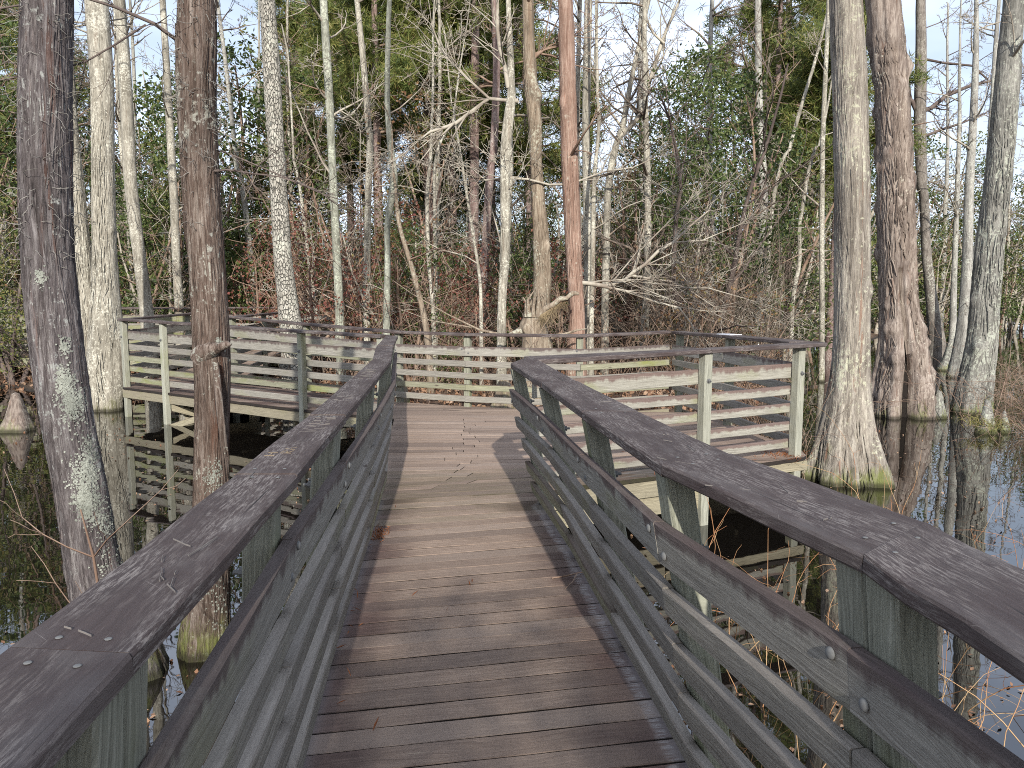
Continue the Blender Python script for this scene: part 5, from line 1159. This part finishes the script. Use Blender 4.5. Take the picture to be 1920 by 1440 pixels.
# far wood that closes the view, as one mass
rng = RS(71); mb = MB(); C = []
for _ in range(420):
    y = rng.uniform(48, 78); x = rng.uniform(-1, 1)*y*.85
    if y < shore(x) + 1: continue
    h = rng.uniform(3, 8.5); C.append(clumps(rng, (x, y, float(land(x, y)) + h*.5), (rng.uniform(1.4, 2.8), 1.6, h*.55), 24, 15, (.3, .3, .22)))
leaves(mb, rng, np.concatenate(C), .24, .55, .5)
tag(link('far_wood', mb.mesh('far_wood', False), LEAF_OLIVE), 'far tangled wood closing the view behind everything', 'wood', None, 'stuff')
mb = MB(); C = []
for _ in range(200):
    y = rng.uniform(40, 62); x = rng.uniform(-1, 1)*y*.85
    if y < shore(x) + 1: continue
    h = rng.uniform(2, 5.5); C.append(clumps(rng, (x, y, float(land(x, y)) + h*.5), (rng.uniform(1.4, 2.4), 1.4, h*.55), 26, 15, (.28, .28, .2)))
leaves(mb, rng, np.concatenate(C), .2, .5, .5)
tag(link('far_undergrowth', mb.mesh('far_undergrowth', False), LEAF_HOLLY), 'far dark green undergrowth between the distant trunks', 'undergrowth', None, 'stuff')

# brown brush tangle along the shore: nobody could count its stems
rng = RS(81); mb = MB()
for _ in range(1500):
    y = rng.uniform(13, 28); x = rng.uniform(-1, 1)*y*.72
    if y < shore(x) + .25 or (x < -4.4 and (17.8 < y < 20.9 or -7 < x)): continue
    z = float(land(x, y)); a = rng.uniform(0, 6.3)
    grow(mb, rng, (x, y, z-.05), (math.cos(a)*.5, math.sin(a)*.5, 1), rng.uniform(.7, 2.3), rng.uniform(.004, .009), 2, .42, .12, 0, .14, .0034, 3)
tag(link('brush', mb.mesh('brush'), TWIG_BROWN), 'brown tangle of bare brush stems along the far shore', 'brush', None, 'stuff')
mb = MB()
for _ in range(260):
    y = rng.uniform(14.5, 30); x = rng.uniform(-1, 1)*y*.72
    if y < shore(x) + .6 or (x < -4.4 and (17.8 < y < 20.9 or -7 < x)): continue
    z = float(land(x, y)); a = rng.uniform(0, 6.3)
    grow(mb, rng, (x, y, z-.05), (math.cos(a)*.4, math.sin(a)*.4, 1), rng.uniform(1.6, 4.5), rng.uniform(.006, .016), 2, .4, .04, 0, .12, .0045, 3)
for _ in range(620):
    y = rng.uniform(15, 26); x = rng.uniform(.16, .44)*y
    if y < shore(x) + .2: continue
    a = rng.uniform(0, 6.3); grow(mb, rng, (x, y, float(land(x, y))-.05), (math.cos(a)*.4, math.sin(a)*.4, 1), rng.uniform(1.2, 3.8), rng.uniform(.003, .008), 2, .5, .08, 0, .13, .003, 3)
tag(link('pale_saplings', mb.mesh('pale_saplings'), TWIG_MID), 'thicket of pale whippy saplings behind the platform', 'thicket', None, 'stuff')
# fallen leaves on the bank
mb = MB(); n = 26000; y = 12.5 + 16*rng.uniform(0, 1, n)**1.3; x = rng.uniform(-1, 1, n)*y*.75; ok = y > shore(x) + .2
C = np.stack([x, y, land(x, y) + .02 + rng.uniform(0, .05, n)], 1)[ok]; leaves(mb, rng, C, .11, .6, 2.0)
tag(link('leaf_litter', mb.mesh('leaf_litter', False), LEAF_LITTER), 'fallen brown leaves covering the bank', 'leaf litter', None, 'stuff')

# brambles and dead stems standing in the water right of the walkway
rng = RS(91); mb = MB()
for _ in range(95):
    x, y = rng.uniform(1.1, 2.6), rng.uniform(2.2, 5.2)
    if rng.uniform() < .3: x, y = rng.uniform(2.6, 4.2), rng.uniform(4.5, 8.2)
    if y > 5.9 and x < 3.05: continue
    a = rng.uniform(0, 6.3); P, _d = wander(rng, (x, y, -.6), (math.cos(a)*.45, math.sin(a)*.45, 1), rng.uniform(.5, 1.25), 9, .28, 0, .12); tube(mb, P, np.linspace(rng.uniform(.002, .0045), .0009, 10), 4)
    for _k in range(2): i = rng.randint(3, 9); P2, _d = wander(rng, P[i], rng.normal(0, 1, 3), rng.uniform(.1, .3), 4, .1, 0, .2); tube(mb, P2, np.linspace(.0016, .0007, 5), 3)
tag(link('dead_stems', mb.mesh('dead_stems'), STRAW), 'straw and rust coloured dead stems rising from the water right of the walkway', 'dead stems', None, 'stuff')
mb = MB()
for _ in range(300):
    x, y = rng.uniform(6.6, 12.5), rng.uniform(9.5, 18)
    if x < .58*y - .3: continue
    a = rng.uniform(0, 6.3); grow(mb, rng, (x, y, -.6), (math.cos(a)*.9, math.sin(a)*.9-.2, .9), rng.uniform(.8, 2.2), rng.uniform(.003, .006), 2, .4, .25, 0, .15, .0022, 3)
tag(link('bramble', mb.mesh('bramble'), TWIG_BROWN), 'arching brown bramble stems over the water at the right edge', 'bramble', None, 'stuff')
mb = MB()
for _ in range(70):
    x, y = rng.uniform(2.9, 3.5), rng.uniform(8.2, 12); a = rng.uniform(0, 6.3)
    if y < 8.4 and x > 3.2: continue
    grow(mb, rng, (x, y, -.6), (math.cos(a)*.3+.1, math.sin(a)*.4, 1), rng.uniform(.6, 1.6), .004, 1, .5, .1, 0, .14, .002, 3)
tag(link('water_shrub', mb.mesh('water_shrub'), TWIG_BROWN), 'leafless brown twigs standing in the water behind the right deck bay', 'shrub', None, 'stuff')
# leafless sapling by the left handrail
rng = RS(95); sp_ = empty('sapling', (-1.55, 2.75, -.6), 'leafless sapling twig rising beside the left handrail', 'sapling'); mb = MB()
P = np.array([(-1.55, 2.75, -.7), (-1.52, 2.76, -.1), (-1.50, 2.75, .35), (-1.52, 2.74, .62), (-1.55, 2.73, .8)]); tube(mb, P, [.012, .009, .007, .005, .003], 5)
for i, d_ in ((2, (-1, 0, .5)), (2, (1, .2, .6)), (3, (-1, .2, .3)), (3, (.9, -.2, .7)), (1, (-.8, 0, .8))): grow(mb, rng, P[i], d_, rng.uniform(.35, .6), .004, 1, .5, 0, .02, .14, .0013, 4)
link('stem', mb.mesh('stem'), TWIG_BROWN, sp_)

# bits afloat on the black water
rng = RS(96); mb = MB(); n = 5200
y = 1.5 + 16*rng.uniform(0, 1, n)**1.2; x = rng.uniform(-1, 1, n)*(y*.72 + .6); den = np.sin(x*1.7 + np.sin(y)) + np.sin(y*1.3 + x) > .1
C = np.stack([x, y, np.full(n, -.514)], 1)[den & (y < shore(x) - .1)]; leaves(mb, rng, C, .028, .7, 30., .6)
tag(link('floating_leaves', mb.mesh('floating_leaves', False), LEAF_LITTER), 'small dead leaves and bits floating on the black water', 'floating leaves', None, 'stuff')
# leaves, needles and twigs lying on the boards
rng = RS(97); mb = MB()
def pile(cx, cy, sx, sy, n, size): 
    C = np.stack([rng.normal(cx, sx, n), rng.normal(cy, sy, n), np.full(n, .006) + rng.uniform(0, .012, n)], 1); leaves(mb, rng, C, size, .12, 4)
pile(-.87, 4.98, .03, .08, 110, .045); pile(-.8, 3.6, .05, .3, 16, .05); pile(2.72, 7.55, .12, .10, 120, .06); pile(-.6, 3.3, .3, 1, 12, .05); pile(1.4, 7.2, .5, .3, 60, .05)
tag(link('fallen_needles', mb.mesh('fallen_needles', False), LEAF_ORANGE), 'small drifts of orange fallen needles on the deck boards', 'needles', None, 'stuff')
tw = empty('fallen_twig', (.33, 4.0, .01), 'forked dead twig lying on the boards by the right kerb', 'twig'); mb = MB()
tube(mb, [(.22, 4.16, .012), (.29, 4.18, .016), (.37, 4.22, .02), (.44, 4.25, .022)], [.004, .005, .004, .003], 5); tube(mb, [(.36, 4.2, .02), (.33, 4.1, .014), (.28, 4.0, .012)], [.004, .003, .002], 5); link('stick', mb.mesh('stick'), TWIG_BROWN, tw)

# unseen evergreens added behind the camera, sized and placed to shade the near boards
rng = RS(99)
e1 = evergreen(650, 7.6, 2.6, LEAF_HOLLY, 190, 34, .13, TWIG_BROWN, 'evergreen_tree', .15); e1.location = (-4.0, -9.3, -.6); tag(e1, 'unseen shade-casting evergreen tree behind the viewer left of the walkway', 'tree')
e2 = evergreen(651, 6.2, 2.0, LEAF_HOLLY, 150, 34, .13, TWIG_BROWN, 'evergreen_tree', .15); e2.location = (.6, -9.0, -.6); tag(e2, 'lower unseen shade-casting evergreen tree behind the viewer beside the walkway', 'tree')
e3 = evergreen(652, 5.4, 1.8, LEAF_HOLLY, 90, 34, .12, TWIG_BROWN, 'evergreen_tree', .15); e3.location = (3.6, -9.8, -.6); tag(e3, 'small unseen shade-casting evergreen tree behind the viewer right of the walkway', 'tree')
bpy.context.view_layer.update()
